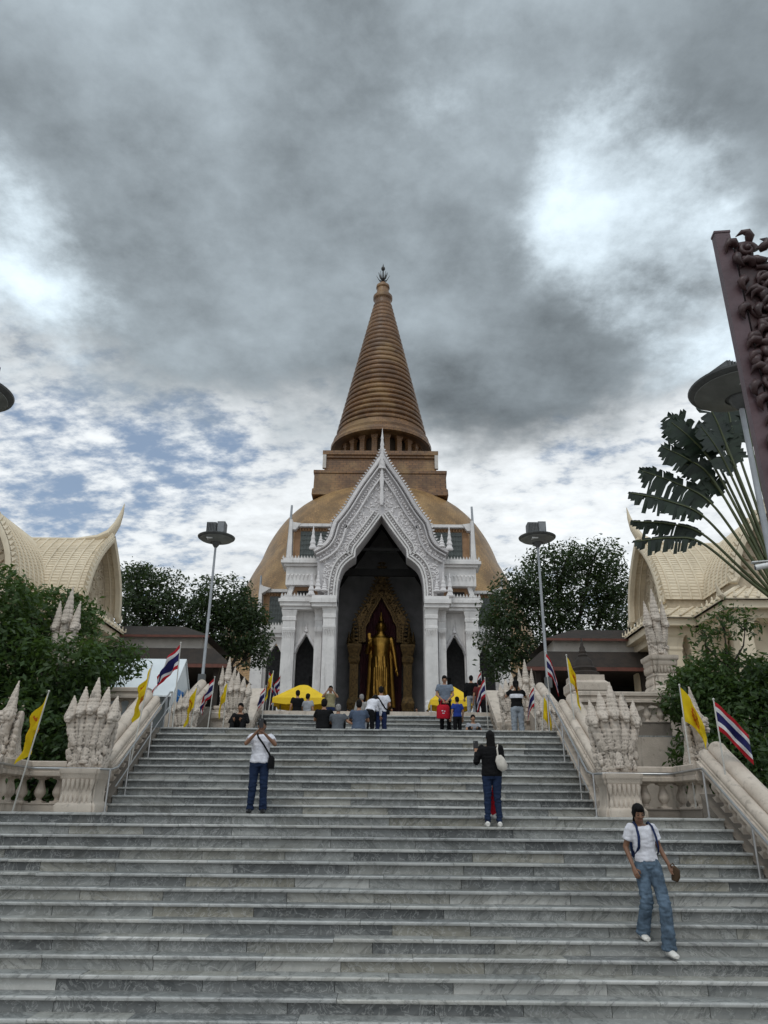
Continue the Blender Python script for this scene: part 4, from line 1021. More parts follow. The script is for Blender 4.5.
# ------------------------------------------------------------------ cream cruciform pavilions
PROF=[(0,13.95),(.45,13.55),(.92,13.08),(1.32,12.58),(1.65,12.05),(1.88,11.5),(2.0,11.0),(2.04,10.75)]
def pavilion(label,cx,cy,sx):
    inner=3 if sx>0 else 1
    T=thing('cream_pavilion',label,'pavilion',(cx,cy,Z3)); z0=Z3
    P=catmull(PROF,4)
    rot=lambda k:Matrix.Rotation(k*PI/2,4,'Z')
    rp=resample(P,.15)
    for k in range(4):
        M4=rot(k); L=3.7 if k==inner else 5.0
        m=MB()
        for s in (1,-1):                # stepped tile courses; arm runs along -y
            for i in range(len(rp)-1):
                (p,t),(q,_)=rp[i],rp[i+1]
                nx,nz=-t.y,t.x; nx,nz=(-nx,-nz) if nx<0 else (nx,nz)
                c=random.Random(i*7+k).uniform(.2,.8)
                a=(s*p.x,p.y-z0); b=(s*(q.x+nx*.022),q.y+nz*.022-z0); b0=(s*q.x,q.y-z0)
                m.add([(a[0],-L,a[1]),(a[0],0,a[1]),(b[0],0,b[1]),(b[0],-L,b[1])],[(0,1,2,3)],0,c)
                m.add([(b[0],-L,b[1]),(b[0],0,b[1]),(b0[0],0,b0[1]),(b0[0],-L,b0[1])],[(0,1,2,3)],0,c)
            y=-L+.3
            while y<0:
                m.tube([(s*(p.x+.02),y,p.y-z0+.02) for p,t in rp[::2]]+[(s*rp[-1][0].x,y,rp[-1][0].y-z0)],.05,6); y+=.42
        m.tube([(0,-L,13.93-z0),(0,0,13.93-z0)],.09,8)
        m.xform(M4); m.build('roof',MT['cream'],T)
        # bargeboard with teeth and horn finial
        m=MB()
        for s in (1,-1):
            path=[]
            for p,t in resample(P,.12):
                nx,nz=(-t.y,t.x); nx,nz=(-nx,-nz) if nx<0 else (nx,nz)
                path.append(((s*p.x,-L,p.y-z0),(s*nx,0,nz),(0,-1,0)))
            m.sweep(path,[(-.12,-.02),(-.12,.20),(.0,.25),(.10,.22),(.12,-.02)])
            for p,t in resample(P,.22):
                nx,nz=(-t.y,t.x); nx,nz=(-nx,-nz) if nx<0 else (nx,nz)
                x=s*(p.x+nx*.13); z=p.y-z0+nz*.13
                m.add([(x-s*t.x*.1,-L-.2,z-t.y*.1),(x+s*t.x*.1,-L-.2,z+t.y*.1),(x+s*nx*.16,-L-.1,z+nz*.16+.05),(x-s*t.x*.1,-L,z-t.y*.1),(x+s*t.x*.1,-L,z+t.y*.1)],[(0,1,2),(4,3,2),(1,4,2),(3,0,2)])
            m.tube([(s*2.02,-L-.1,10.8-z0),(s*2.12,-L-.12,10.6-z0),(s*2.3,-L-.15,10.6-z0),(s*2.42,-L-.16,10.95-z0)],[.14,.13,.09,.01],8)
        m.tube([(0,-L+1.5,13.93-z0),(0,-L+.6,14.02-z0),(0,-L+.05,14.22-z0),(0,-L-.2,14.7-z0),(0,-L-.33,15.2-z0),(0,-L-.40,15.75-z0)],[.10,.16,.24,.17,.10,.012],8)
        m.xform(M4); m.build('bargeboard',MT['cream'],T,smooth=45)
        m=MB(); poly=[(p.x,p.y-z0) for p in P]+[(-p.x,p.y-z0) for p in P[::-1][:-1]]
        m.prism(poly,'y',-L+.55,-L+.8)
        rg=random.Random(5)
        for _ in range(70):
            x=rg.uniform(0,1.7); z=rg.uniform(11.0,13.5)
            if x<np.interp(-z,[-p.y for p in P],[p.x for p in P])-.3:
                a=rg.uniform(0,3)
                for s in (1,-1): m.ball(s*x,-L+.53,z-z0,.12,.05,.05,6,rot=Matrix.Rotation(s*a,3,'Y'))
        m.xform(M4); m.build('tympanum',MT['cream_relief'],T)
        # frieze between the upper roof and the skirt roof, then the skirt
        m=MB(); m.box(-1.95,1.95,-L+.05,-1.9,10.2-z0,10.8-z0); m.xform(M4); m.build('frieze',MT['cream_relief'],T)
        m=MB()
        def slope(a0,a1,b0,b1,n):   # inner edge a0-a1, outer edge b0-b1
            for i in range(n):
                f,g=i/n,(i+1)/n
                A=[Vector(a0).lerp(Vector(b0),f),Vector(a1).lerp(Vector(b1),f),Vector(a1).lerp(Vector(b1),g)+Vector((0,0,.04)),Vector(a0).lerp(Vector(b0),g)+Vector((0,0,.04))]
                m.add(A,[(0,1,2,3)],0,.5); m.add([A[3],A[2],A[2]-Vector((0,0,.05)),A[3]-Vector((0,0,.05))],[(0,1,2,3)])
            Lr=(Vector(b1)-Vector(b0)).length; k2=max(1,int(Lr/.42))
            for i in range(k2+1):
                f=i/k2; p=Vector(b0).lerp(Vector(b1),f); q=Vector(a0).lerp(Vector(a1),f)
                m.tube([q+Vector((0,0,.05)),p+Vector((0,0,.07))],.055,6)
                flame(m,p.x,p.y,p.z+.05,.26,.09,2)
        zi,zo=10.4-z0,9.75-z0
        slope((1.95,-L+.05,zi),(1.95,-1.95,zi),(3.0,-L-.85,zo),(3.0,-3.0,zo),4)
        slope((-1.95,-L+.05,zi),(-1.95,-1.95,zi),(-3.0,-L-.85,zo),(-3.0,-3.0,zo),4)
        slope((-1.95,-L+.05,zi),(1.95,-L+.05,zi),(-3.0,-L-.85,zo),(3.0,-L-.85,zo),4)
        for s in (1,-1):
            m.tube([(s*1.95,-L+.05,zi+.06),(s*3.0,-L-.85,zo+.08)],.08,6); m.tube([(s*3.0,-L-.85,zo+.05),(s*3.2,-L-1.02,zo+.1),(s*3.35,-L-1.15,zo+.5)],[.12,.1,.01],8)
        m.xform(M4); m.build('skirt_roof',MT['cream'],T)
        m=MB(); m.box(-2.85,2.85,-L-.7,-2.86,9.45-z0,9.74-z0); m.box(-2.5,2.5,-L-.35,-2.5,9.15-z0,9.447-z0); m.xform(M4); m.build('eaves_beam',MT['cream'],T)
        for s in (1,-1):
            for yy in (-L+.05,-2.75):
                m=MB(); m.stack([(.42,0),(.42,.5),(.34,.6),(.30,.75),(.26,3.1),(.30,3.2),(.28,3.3),(.36,3.65),(.45,3.76)],s*2.1,yy); m.xform(M4); m.build('column',MT['cream'],T)
        m=MB(); m.box(-1.7,1.7,-L+.6,-1.65,0,9.15-z0); m.xform(M4); m.build('wall',MT['cream'],T)
    m=MB()
    for k in range(2):
        q=MB(); q.box(-2.7,2.7,-4.3,5.6,-3+.01*k,.003*k); m.join(q,rot(k))
    m.build('plinth',MT['stone'],T)
pavilion('cream pavilion with steep tiled roofs and horn finials at the right, partly behind the palm',16.0,32.2,1)
pavilion('cream pavilion with steep tiled roofs and horn finials at the left, above the big tree',-15.85,32.2,-1)

# ------------------------------------------------------------------ dark open halls, tents, small stupa
def brownhall(label,cx,cy,hw):
    T=thing('dark_roofed_hall',label,'hall',(cx,cy,Z3))
    def hip(m,a,b,z0,z1,k): m.add([(-a,-b,z0),(a,-b,z0),(a,b,z0),(-a,b,z0),(-a*k,-b*k,z1),(a*k,-b*k,z1),(a*k,b*k,z1),(-a*k,b*k,z1)],[(0,1,5,4),(1,2,6,5),(2,3,7,6),(3,0,4,7),(4,5,6,7),(3,2,1,0)])
    m=MB(); hip(m,hw+.7,2.9,2.95,3.75,.78); hip(m,hw*.86,2.3,4.35,5.0,.5); m.build('roof',MT['brownroof'],T)
    m=MB(); m.box(-hw*.74,hw*.74,-1.9,1.9,3.75,4.36); m.build('frieze',MT['frieze'],T)
    m=MB(); m.box(-hw-.68,hw+.68,-2.92,-2.86,2.78,2.94); m.box(-hw*.86,hw*.86,-2.32,-2.26,4.24,4.345); m.build('fascia',MT['redtrim'],T)
    for i in range(4):
        m=MB(); x=-hw+2*hw*i/3; m.stack([(.16,0),(.16,.3),(.11,.35),(.11,2.7),(.16,2.95)],x,-2.3); m.build('column',MT['brownroof'],T)
    m=MB(); m.box(-hw,hw,2.2,2.3,0,2.95); m.build('back_wall',MT['voidm'],T)
    m=MB(); m.box(-hw,hw,-2.4,2.3,-.1,.25); m.build('floor_slab',MT['stone'],T)
brownhall('low dark roofed open hall under the trees at left, behind the white tent',-10.4,35.5,3.5)
brownhall('low dark roofed open hall under the tree at right of the temple',10.9,35.5,3.5)
T=thing('small_stupa','small dark stone stupa on a square pedestal in front of the right dark hall','small stupa',(6.35,21.5,Z2))
m=MB(); m.stack([(.46,0),(.46,.25),(.38,.4),(.38,1.2),(.44,1.3),(.52,1.42),(.52,1.62),(.44,1.7),(.44,1.85)]); m.build('pedestal',MT['stone'],T)
m=MB(); m.lathe([(.42,1.85),(.42,1.95),(.34,2.0),(.36,2.08),(.28,2.14),(.25,2.3),(.14,2.42),(.15,2.47),(.11,2.52),(.12,2.57),(.08,2.63),(.085,2.68),(.05,2.75),(.01,3.0)],16); m.build('bell',MT['brownroof'],T,smooth=40)
def ytent(label,x,y,w,slant):
    T=thing('canopy_tent',label,'tent',(x,y,Z3)); h=w/2; ze=2.15
    m=MB(); n=8; vs=[];fs=[]
    ring=[]
    pts=[(-h,-h),(h,-h),(h,h),(-h,h)]
    for e in range(4):
        a,b=pts[e],pts[(e+1)%4]
        for k in range(n):
            f=k/n; ring.append((a[0]+(b[0]-a[0])*f,a[1]+(b[1]-a[1])*f,4*f*(1-f)))
    N=len(ring); lev=[(1.,ze,.0),(1.,ze+.0,0),(.72,ze+.27,.10),(.42,ze+.55,.08),(.16,ze+.78,.02),(.0,ze+.84,0)]
    vs=[(x_,y_,ze-.28+.04*math.cos(i*PI/2)) for i,(x_,y_,s_) in enumerate(ring)]
    for k,zc,sg in lev[1:]: vs+=[(x_*k,y_*k,zc-sg*s_) for x_,y_,s_ in ring]
    for i in range(len(lev)-1):
        for k in range(N):
            k2=(k+1)%N; fs.append((i*N+k,i*N+k2,(i+1)*N+k2,(i+1)*N+k))
    m.add(vs,fs); m.build('canopy',MT['yellowcanvas'],T,smooth=35)
    for a,b in pts:
        m=MB(); m.box(a*.97-.025,a*.97+.025,b*.97-.025,b*.97+.025,0,ze); m.build('leg',MT['pole'],T)
ytent('yellow canopy tent on the platform left of the porch entrance',-3.55,38.5,2.75,0)
ytent('yellow canopy tent right of the porch, behind the man with the red bag',3.95,38.5,2.2,0)
T=thing('marquee_tent','white gabled tent with a pale blue roof and blue window panel behind the left balustrade','tent',(-7.0,23.0,Z2))
m=MB(); m.prism([(-1.15,1.28),(0,2.55),(1.15,1.28),(1.15,1.24),(0,2.50),(-1.15,1.24)],'x',-1.9,1.45); m.build('roof',MT['whitecanvas'],T)
m=MB(); m.prism([(-1.1,0),(1.1,0),(1.1,1.22),(0,2.46),(-1.1,1.22)],'x',1.38,1.41); m.box(-1.9,1.37,1.05,1.08,0,1.25); m.build('wall',MT['whitecanvas'],T)
m=MB(); m.box(1.415,1.43,-.5,.15,1.0,1.55); m.build('window',MT['bluepanel'],T)
m=MB()
for q in range(2): m.box(1.431,1.44,-.5,.15,1.17+.18*q,1.19+.18*q)
m.box(1.431,1.44,-.19,-.165,1.0,1.55); m.build('window_bars',MT['whitecanvas'],T)
for a in (-1.85,1.3):
    for b in (-1.1,1.0):
        m=MB(); m.box(a-.03,a+.03,b-.03,b+.03,0,1.25); m.build('leg',MT['pole'],T)

# ------------------------------------------------------------------ carved timber panel close to the camera
T=thing('carved_panel','tall mauve painted timber post with carved scrollwork panel, close at the right edge','carved panel',(3.50,5.2,0),R(-6))
m=MB(); m.box(.015,.145,-.04,.04,0,7.14); m.box(.01,.15,-.045,.045,7.143,7.165); m.build('post',MT['mauve'],T)
sil=[(.158,2.4),(.158,6.98),(.20,7.02),(.27,7.03),(.31,6.95),(.30,6.87),(.24,6.84),(.30,6.80),(.42,6.79),(.44,6.74),(.42,6.68),(.50,6.60),(.60,6.55),(.62,6.44),(.72,6.43),(.74,6.36),(.80,6.30),(.92,6.2),(.95,6.05),(1.1,6.0),(1.2,5.7),(1.5,5.5),(1.6,5.1),(1.6,2.4)]
m=MB(); m.prism(sil,'y',-.045,.03); m.build('backboard',MT['mauve_dark'],T)
m=MB(); rg=random.Random(4)
def spiral(cx,cz,r,turns,a0,s,w):
    pts=[];rad=[]
    for i in range(22):
        f=i/21; a=a0+s*turns*2*PI*f; rr=r*(1-f*.86); pts.append((cx+rr*math.cos(a),-.05-.03*f,cz+rr*math.sin(a))); rad.append(w*(1-.5*f))
    m.tube(pts,rad,8); m.ball(pts[-1][0],-.08,pts[-1][2],w*1.1,n=8)
extra=[(rg.uniform(.22,.5+.9*max(0,(6.6-z_)/1.6)),z_,rg.uniform(.06,.10),rg.uniform(0,6),rg.choice((-1,1))) for z_ in [3.6+.045*q for q in range(66)]]
for cx,cz,r,a0,s in extra+[(.25,6.92,.08,0,1),(.34,6.62,.13,2,-1),(.52,6.38,.15,1,1),(.30,6.30,.12,3,1),(.74,6.16,.15,.5,-1),(.45,6.02,.16,4,-1),(.27,5.86,.10,1,1),(.8,5.8,.17,2,1),(.52,5.6,.16,0,1),(.3,5.42,.13,3,-1),(1.1,5.65,.17,1,-1),(.75,5.38,.16,2,-1),(.42,5.1,.16,1,1),(1.0,5.2,.18,4,1),(.7,4.9,.17,2,1),(.3,4.75,.13,0,-1),(1.3,5.15,.16,3,1),(.5,4.5,.17,2,-1),(.9,4.55,.17,1,1),(1.25,4.7,.17,0,-1),(.35,4.15,.15,3,1),(.75,4.1,.17,2,-1),(1.15,4.2,.17,1,1),(.5,3.7,.17,1,1),(1.0,3.7,.17,3,-1)]:
    spiral(cx,cz,r*.95,1.3,a0,s,.030)
    for k in range(5):
        a=a0+k*1.25; px_,pz_=cx+(r+.02)*math.cos(a),cz+(r+.02)*math.sin(a)
        m.tube([(px_+L_*math.cos(a+b_),-.05-h_,pz_+L_*math.sin(a+b_)) for L_,b_,h_ in ((0,0,0),(.035,.2,.03),(.07,.5,.04),(.10,.9,.03),(.12,1.35,.0))],[.03,.042,.036,.022,.003],8)
m.build('scroll_carving',MT['mauve_dark'],T,smooth=60)
m=MB(); m.ball(.24,0,6.96,.075,.075,.08,14); m.lathe([(.06,6.8),(.09,6.82),(.05,6.88)],12,.24,0); m.build('ball_finial',MT['mauve'],T,smooth=True)

# ------------------------------------------------------------------ trees
def leaves(blobs,n,size,seed,per=6,spread=.22,inner=.5):
    r=np.random.default_rng(seed)
    B=np.array(blobs,float); w=(B[:,3]*B[:,4]+B[:,4]*B[:,5]+B[:,3]*B[:,5]); w/=w.sum()
    ns=n//per; k=r.choice(len(B),ns,p=w); d=r.normal(size=(ns,3)); d/=np.linalg.norm(d,axis=1)[:,None]
    rad=(inner+(1-inner)*r.random(ns)**.45)
    # uneven outline: lumps and holes decided by a cheap 3D sine field
    ctr=B[k,:3]+d*B[k,3:]*rad[:,None]
    fld=np.sin(ctr[:,0]*2.9+seed)+np.sin(ctr[:,1]*2.3+1.7*seed)+np.sin(ctr[:,2]*3.3+.6*seed)+.6*np.sin(ctr[:,0]*6.1+ctr[:,2]*5.2)
    ctr+=d*(fld*.075*B[k,3:].mean(1)[:,None].T[0])[:,None]
    keep=(fld>-1.1)|(r.random(ns)<.3); ctr=ctr[keep]; d=d[keep]; fld=fld[keep]; ns=len(ctr)
    c=np.repeat(ctr,per,0)+r.normal(size=(ns*per,3))*spread*np.array([1,1,.7]); dd=np.repeat(d,per,0); N=len(c)
    nr=dd*.5+r.normal(size=(N,3))*.6+np.array([0,0,.55]); nr/=np.linalg.norm(nr,axis=1)[:,None]
    a=np.cross(nr,r.normal(size=(N,3))); a/=np.linalg.norm(a,axis=1)[:,None]; b=np.cross(nr,a)
    s=size*(.6+.8*r.random(N))[:,None]
    v=np.stack([c-a*s,c+b*s*.42+nr*s*.08,c+a*s*1.05-nr*s*.15,c-b*s*.42+nr*s*.08],1).reshape(-1,3)
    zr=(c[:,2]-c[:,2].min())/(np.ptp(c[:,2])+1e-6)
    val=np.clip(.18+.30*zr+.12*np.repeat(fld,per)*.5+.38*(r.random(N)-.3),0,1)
    return v,val
def leafmesh(name,v,val,mat):
    N=len(v)//4; me=bpy.data.meshes.new(name)
    me.vertices.add(len(v)); me.vertices.foreach_set('co',v.ravel())
    me.loops.add(4*N); me.loops.foreach_set('vertex_index',np.arange(4*N))
    me.polygons.add(N); me.polygons.foreach_set('loop_start',np.arange(N)*4); me.polygons.foreach_set('loop_total',np.full(N,4))
    at=me.attributes.new('rnd','FLOAT','FACE'); at.data.foreach_set('value',val)
    me.materials.append(mat); me.update(calc_edges=True); me.validate(); return me
def tree(label,base,blobs,n,size,mat,seed,trunk_r=.2,name='leafy_tree',inner=.5,spread=.22,lean=(0,0)):
    T=thing(name,label,'tree',base)
    bl=[(b[0]-base[0],b[1]-base[1],b[2]-base[2])+tuple(b[3:]) for b in blobs]
    zlow=min(b[2]-b[5]*.5 for b in bl); cx=sum(b[0] for b in bl)/len(bl); cy=sum(b[1] for b in bl)/len(bl)
    m=MB(); rg=random.Random(seed); fork=Vector((cx*.35+lean[0],cy*.35,max(.5,zlow*.75)))
    m.tube([(0,0,0),(fork.x*.3,fork.y*.3,fork.z*.45),fork],[trunk_r*1.35,trunk_r,trunk_r*.85],10)
    for b in bl:
        c=Vector(b[:3])
        mid=fork.lerp(c,.5)+Vector((rg.uniform(-.3,.3),rg.uniform(-.3,.3),rg.uniform(-.1,.3)))
        m.tube([fork,mid,c],[trunk_r*.6,trunk_r*.4,trunk_r*.2],7)
        for _ in range(5):
            d=Vector((rg.gauss(0,1),rg.gauss(0,1),rg.gauss(.3,.8))).normalized(); e=c+Vector((d.x*b[3],d.y*b[4],d.z*b[5]))*.85
            m.tube([mid.lerp(c,rg.uniform(.3,1)),(c+e)/2+Vector((rg.uniform(-.15,.15),rg.uniform(-.15,.15),.1)),e],[trunk_r*.22,trunk_r*.12,.012],5)
    m.build('trunk',MT['barkm'],T,smooth=60)
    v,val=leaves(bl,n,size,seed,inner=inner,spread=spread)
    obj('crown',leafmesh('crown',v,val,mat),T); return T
# big dark tree over the left balustrade
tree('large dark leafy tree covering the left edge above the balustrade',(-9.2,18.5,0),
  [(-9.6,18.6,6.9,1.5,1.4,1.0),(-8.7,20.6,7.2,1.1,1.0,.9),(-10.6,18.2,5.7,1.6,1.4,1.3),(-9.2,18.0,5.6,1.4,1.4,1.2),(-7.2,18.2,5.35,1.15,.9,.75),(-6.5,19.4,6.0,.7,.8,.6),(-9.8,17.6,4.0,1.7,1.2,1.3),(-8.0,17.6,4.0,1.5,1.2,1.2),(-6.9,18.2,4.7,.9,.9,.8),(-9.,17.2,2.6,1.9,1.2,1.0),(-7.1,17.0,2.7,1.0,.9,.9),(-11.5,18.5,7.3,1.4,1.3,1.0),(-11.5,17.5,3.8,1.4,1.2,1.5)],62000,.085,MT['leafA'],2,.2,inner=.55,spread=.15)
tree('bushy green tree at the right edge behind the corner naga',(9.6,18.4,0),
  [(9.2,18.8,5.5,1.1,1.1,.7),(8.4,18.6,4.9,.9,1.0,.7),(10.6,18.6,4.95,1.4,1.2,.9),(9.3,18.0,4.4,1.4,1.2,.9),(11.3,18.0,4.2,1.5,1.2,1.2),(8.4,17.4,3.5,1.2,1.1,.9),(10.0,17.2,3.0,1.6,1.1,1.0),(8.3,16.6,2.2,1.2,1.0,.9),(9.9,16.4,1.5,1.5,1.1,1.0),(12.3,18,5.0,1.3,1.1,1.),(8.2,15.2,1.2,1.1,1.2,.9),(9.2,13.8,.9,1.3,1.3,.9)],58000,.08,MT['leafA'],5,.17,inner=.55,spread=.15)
tree('thin young shrub with sparse twigs in front of the right pavilion',(8.95,18.2,3.5),[(9.05,18.2,6.9,.5,.5,.45),(8.6,18.2,6.5,.35,.4,.3),(9.6,18.2,6.75,.45,.4,.35)],520,.075,MT['leafA'],9,.05,inner=.2,spread=.16)
# trees behind
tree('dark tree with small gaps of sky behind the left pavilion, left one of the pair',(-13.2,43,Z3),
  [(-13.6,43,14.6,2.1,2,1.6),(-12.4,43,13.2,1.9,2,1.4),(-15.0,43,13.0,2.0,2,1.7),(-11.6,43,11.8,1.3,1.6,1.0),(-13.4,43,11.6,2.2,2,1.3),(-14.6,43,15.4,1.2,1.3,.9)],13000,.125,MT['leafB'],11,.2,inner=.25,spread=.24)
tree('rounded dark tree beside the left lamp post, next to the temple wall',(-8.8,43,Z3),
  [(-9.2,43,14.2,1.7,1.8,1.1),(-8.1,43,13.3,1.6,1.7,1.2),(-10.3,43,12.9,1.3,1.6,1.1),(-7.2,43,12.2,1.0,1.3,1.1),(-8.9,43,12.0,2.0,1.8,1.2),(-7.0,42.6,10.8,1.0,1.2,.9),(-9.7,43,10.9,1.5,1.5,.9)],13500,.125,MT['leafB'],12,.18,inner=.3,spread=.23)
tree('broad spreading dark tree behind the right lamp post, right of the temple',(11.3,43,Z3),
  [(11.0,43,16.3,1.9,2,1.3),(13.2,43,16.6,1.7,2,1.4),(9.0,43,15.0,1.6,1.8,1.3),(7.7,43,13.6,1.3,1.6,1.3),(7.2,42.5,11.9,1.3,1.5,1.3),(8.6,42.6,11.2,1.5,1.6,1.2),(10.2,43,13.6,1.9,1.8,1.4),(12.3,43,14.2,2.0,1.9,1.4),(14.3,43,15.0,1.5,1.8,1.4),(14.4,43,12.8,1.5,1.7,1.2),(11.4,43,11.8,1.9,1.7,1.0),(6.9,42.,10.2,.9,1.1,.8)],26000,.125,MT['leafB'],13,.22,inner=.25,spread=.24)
for i,(x,y,h) in enumerate([(-24,50,7.),(25,50,7.5),(20,60,6)]):
    tree(['dark tree far behind the left pavilion, mostly hidden','dark tree far behind the right pavilion, mostly hidden','dark tree beside the right pavilion, farther back'][i],(x,y,Z3),[(x,y,Z3+h,3,3,2.2),(x-2,y,Z3+h-1.6,2.2,2,1.8),(x+2.2,y,Z3+h-1.4,2.2,2,1.8)],9000,.2,MT['leafB'],20+i,.3,inner=.4,spread=.35)

# ------------------------------------------------------------------ traveller's palm
def palm():
    T=thing('fan_palm','fan shaped palm with long stalks and tattered dark fronds behind the near lamp at right','palm',(9.2,15.2,0))
    m=MB(); m.tube([(0,0,0),(-.05,0,3),(-.15,-.1,6.3)],[.2,.17,.15],10); m.build('trunk',MT['barkm'],T)
    C=Vector((-.22,-.1,6.35)); rg=random.Random(12)
    tips=[(6.05,7.85,7.45,7.86,.22),(6.1,8.40,7.55,8.10,.25),(5.98,8.88,7.55,8.42,.26),(6.4,9.60,7.85,8.80,.36),(6.85,10.05,7.9,9.35,.36),(7.1,10.65,7.95,9.7,.42),(7.25,11.05,8.1,10.0,.44),(7.9,11.45,8.35,10.2,.46),(8.6,11.6,8.65,10.3,.48),(9.3,11.6,9.05,10.3,.48),(7.35,9.75,8.1,9.0,.32),(7.7,10.5,8.3,9.4,.42),(10.0,11.2,9.5,10.,.46),(10.6,10.6,9.9,9.4,.46),(8.2,10.9,8.5,9.7,.44)]
    for i,(tx,tz,bx_,bz_,w) in enumerate(tips):
        tip=Vector((tx-9.2,rg.uniform(-.45,.35),tz)); mid=Vector((bx_-9.2,tip.y*.45,bz_))
        P=catmull([C,C.lerp(mid,.5)+Vector((.06,0,-.06)),mid,mid.lerp(tip,.5)+Vector((.02,0,.09)),tip],8)
        nb=len(P); s0=int(nb*.50)
        fr=MB(); fr.tube(P,[.045*(1-.75*k/nb) for k in range(nb)],6); f=fr.build('frond_stalk',MT['petiole'],T,smooth=60)
        vs=[];fs=[];cs=[]
        seg=resample(P[s0:],.075); yaw=rg.uniform(-.7,.7)
        for j,(p,t) in enumerate(seg):
            fq=j/len(seg); ww=w*min(1,fq*6+.35)*min(1,(1-fq)*3.2+.25)
            sd=t.cross(Vector((math.sin(yaw)*.7,-1,.1))).normalized()
            for s in (1,-1):
                if rg.random()<(.04 if i>3 else .07): continue
                L=ww*(rg.uniform(.82,1.0) if rg.random()>.15 else rg.uniform(.4,.8)); drp=(.32 if i>3 else .6)*L
                k9=.052 if rg.random()>.25 else .03; a=p+t*k9; b=p-t*k9; q=sd*s
                if q.z>0 and i<=2: q=Vector((q.x,q.y,q.z*.35))
                e=q*L+t*L*.42+Vector((0,rg.uniform(-.04,.04),-drp*rg.uniform(.5,1.5)))
                o=len(vs); m2=q*L*.5+t*L*.12+Vector((0,0,.02))
                e2=e+t*rg.uniform(.0,.05); wq=rg.uniform(.35,.85)
                vs+=[b,a,a+m2,b+m2,p+t*k9*wq+e2,p-t*k9*wq+e*rg.uniform(.86,1.)]; fs+=[(o,o+1,o+2,o+3),(o+3,o+2,o+4,o+5)]; c=rg.random(); cs+=[c,c]
        bm_=MB(); bm_.v=[tuple(v) for v in vs]; bm_.f=fs; bm_.mi=[0]*len(fs); bm_.c=cs; bm_.build('blade',MT['palm'],f)
palm()
# ------------------------------------------------------------------ people
def V(*a): return Vector(a)
STAND=dict(pel=(0,0,.92),neck=(0,.015,1.44),head=(0,-.01,1.575),
  elL=(.235,.03,1.12),wrL=(.25,-.06,.87),elR=(-.235,.03,1.12),wrR=(-.25,-.06,.87),
  knL=(.10,-.015,.49),anL=(.11,.02,.085),knR=(-.10,-.015,.49),anR=(-.11,.02,.085))
SIT=dict(pel=(0,0,.11),neck=(0,-.10,.63),head=(0,-.13,.77),
  elL=(.24,-.22,.38),wrL=(.12,-.42,.42),elR=(-.24,-.22,.38),wrR=(-.12,-.42,.42),
  knL=(.14,-.40,.42),anL=(.13,-.58,.07),knR=(-.14,-.40,.42),anR=(-.13,-.58,.07))
def hand(mb,w,d,palm_n,r=1.,curl=.5,flip=1):
    """five separate fingers from a palm; d = pointing direction, palm_n = palm normal"""
    d=Vector(d).normalized(); n=Vector(palm_n); n=(n-d*n.dot(d)).normalized(); s=d.cross(n)*flip
    w=Vector(w); 
    for q,(o,L) in enumerate(((-.028,.062),(-.010,.074),(.009,.070),(.026,.055))):
        a=w+d*.085+s*o; b=a+d*L*.5*(1-.2*curl)+n*L*.22*curl; c=b+d*L*.5*(1-.9*curl)+n*L*.5*curl
        mb.tube([a-d*.02,a,b,c],[.0095,.0095,.0085,.0065],6)
    a=w+d*.03-s*.03; b=a-s*.028+d*.03+n*.012; c=b+d*.035+s*.008+n*.012
    mb.tube([a,b,c],[.011,.010,.007],6)
def palm_prims(mb,w,d,palm_n):
    d=Vector(d).normalized(); n=Vector(palm_n); n=(n-d*n.dot(d)).normalized(); s=d.cross(n)
    w=Vector(w)
    mb.loft([(w-d*.02,.024,.02,s),(w+d*.02,.034,.018,s),(w+d*.075,.042,.014,s),(w+d*.095,.036,.011,s)],12)
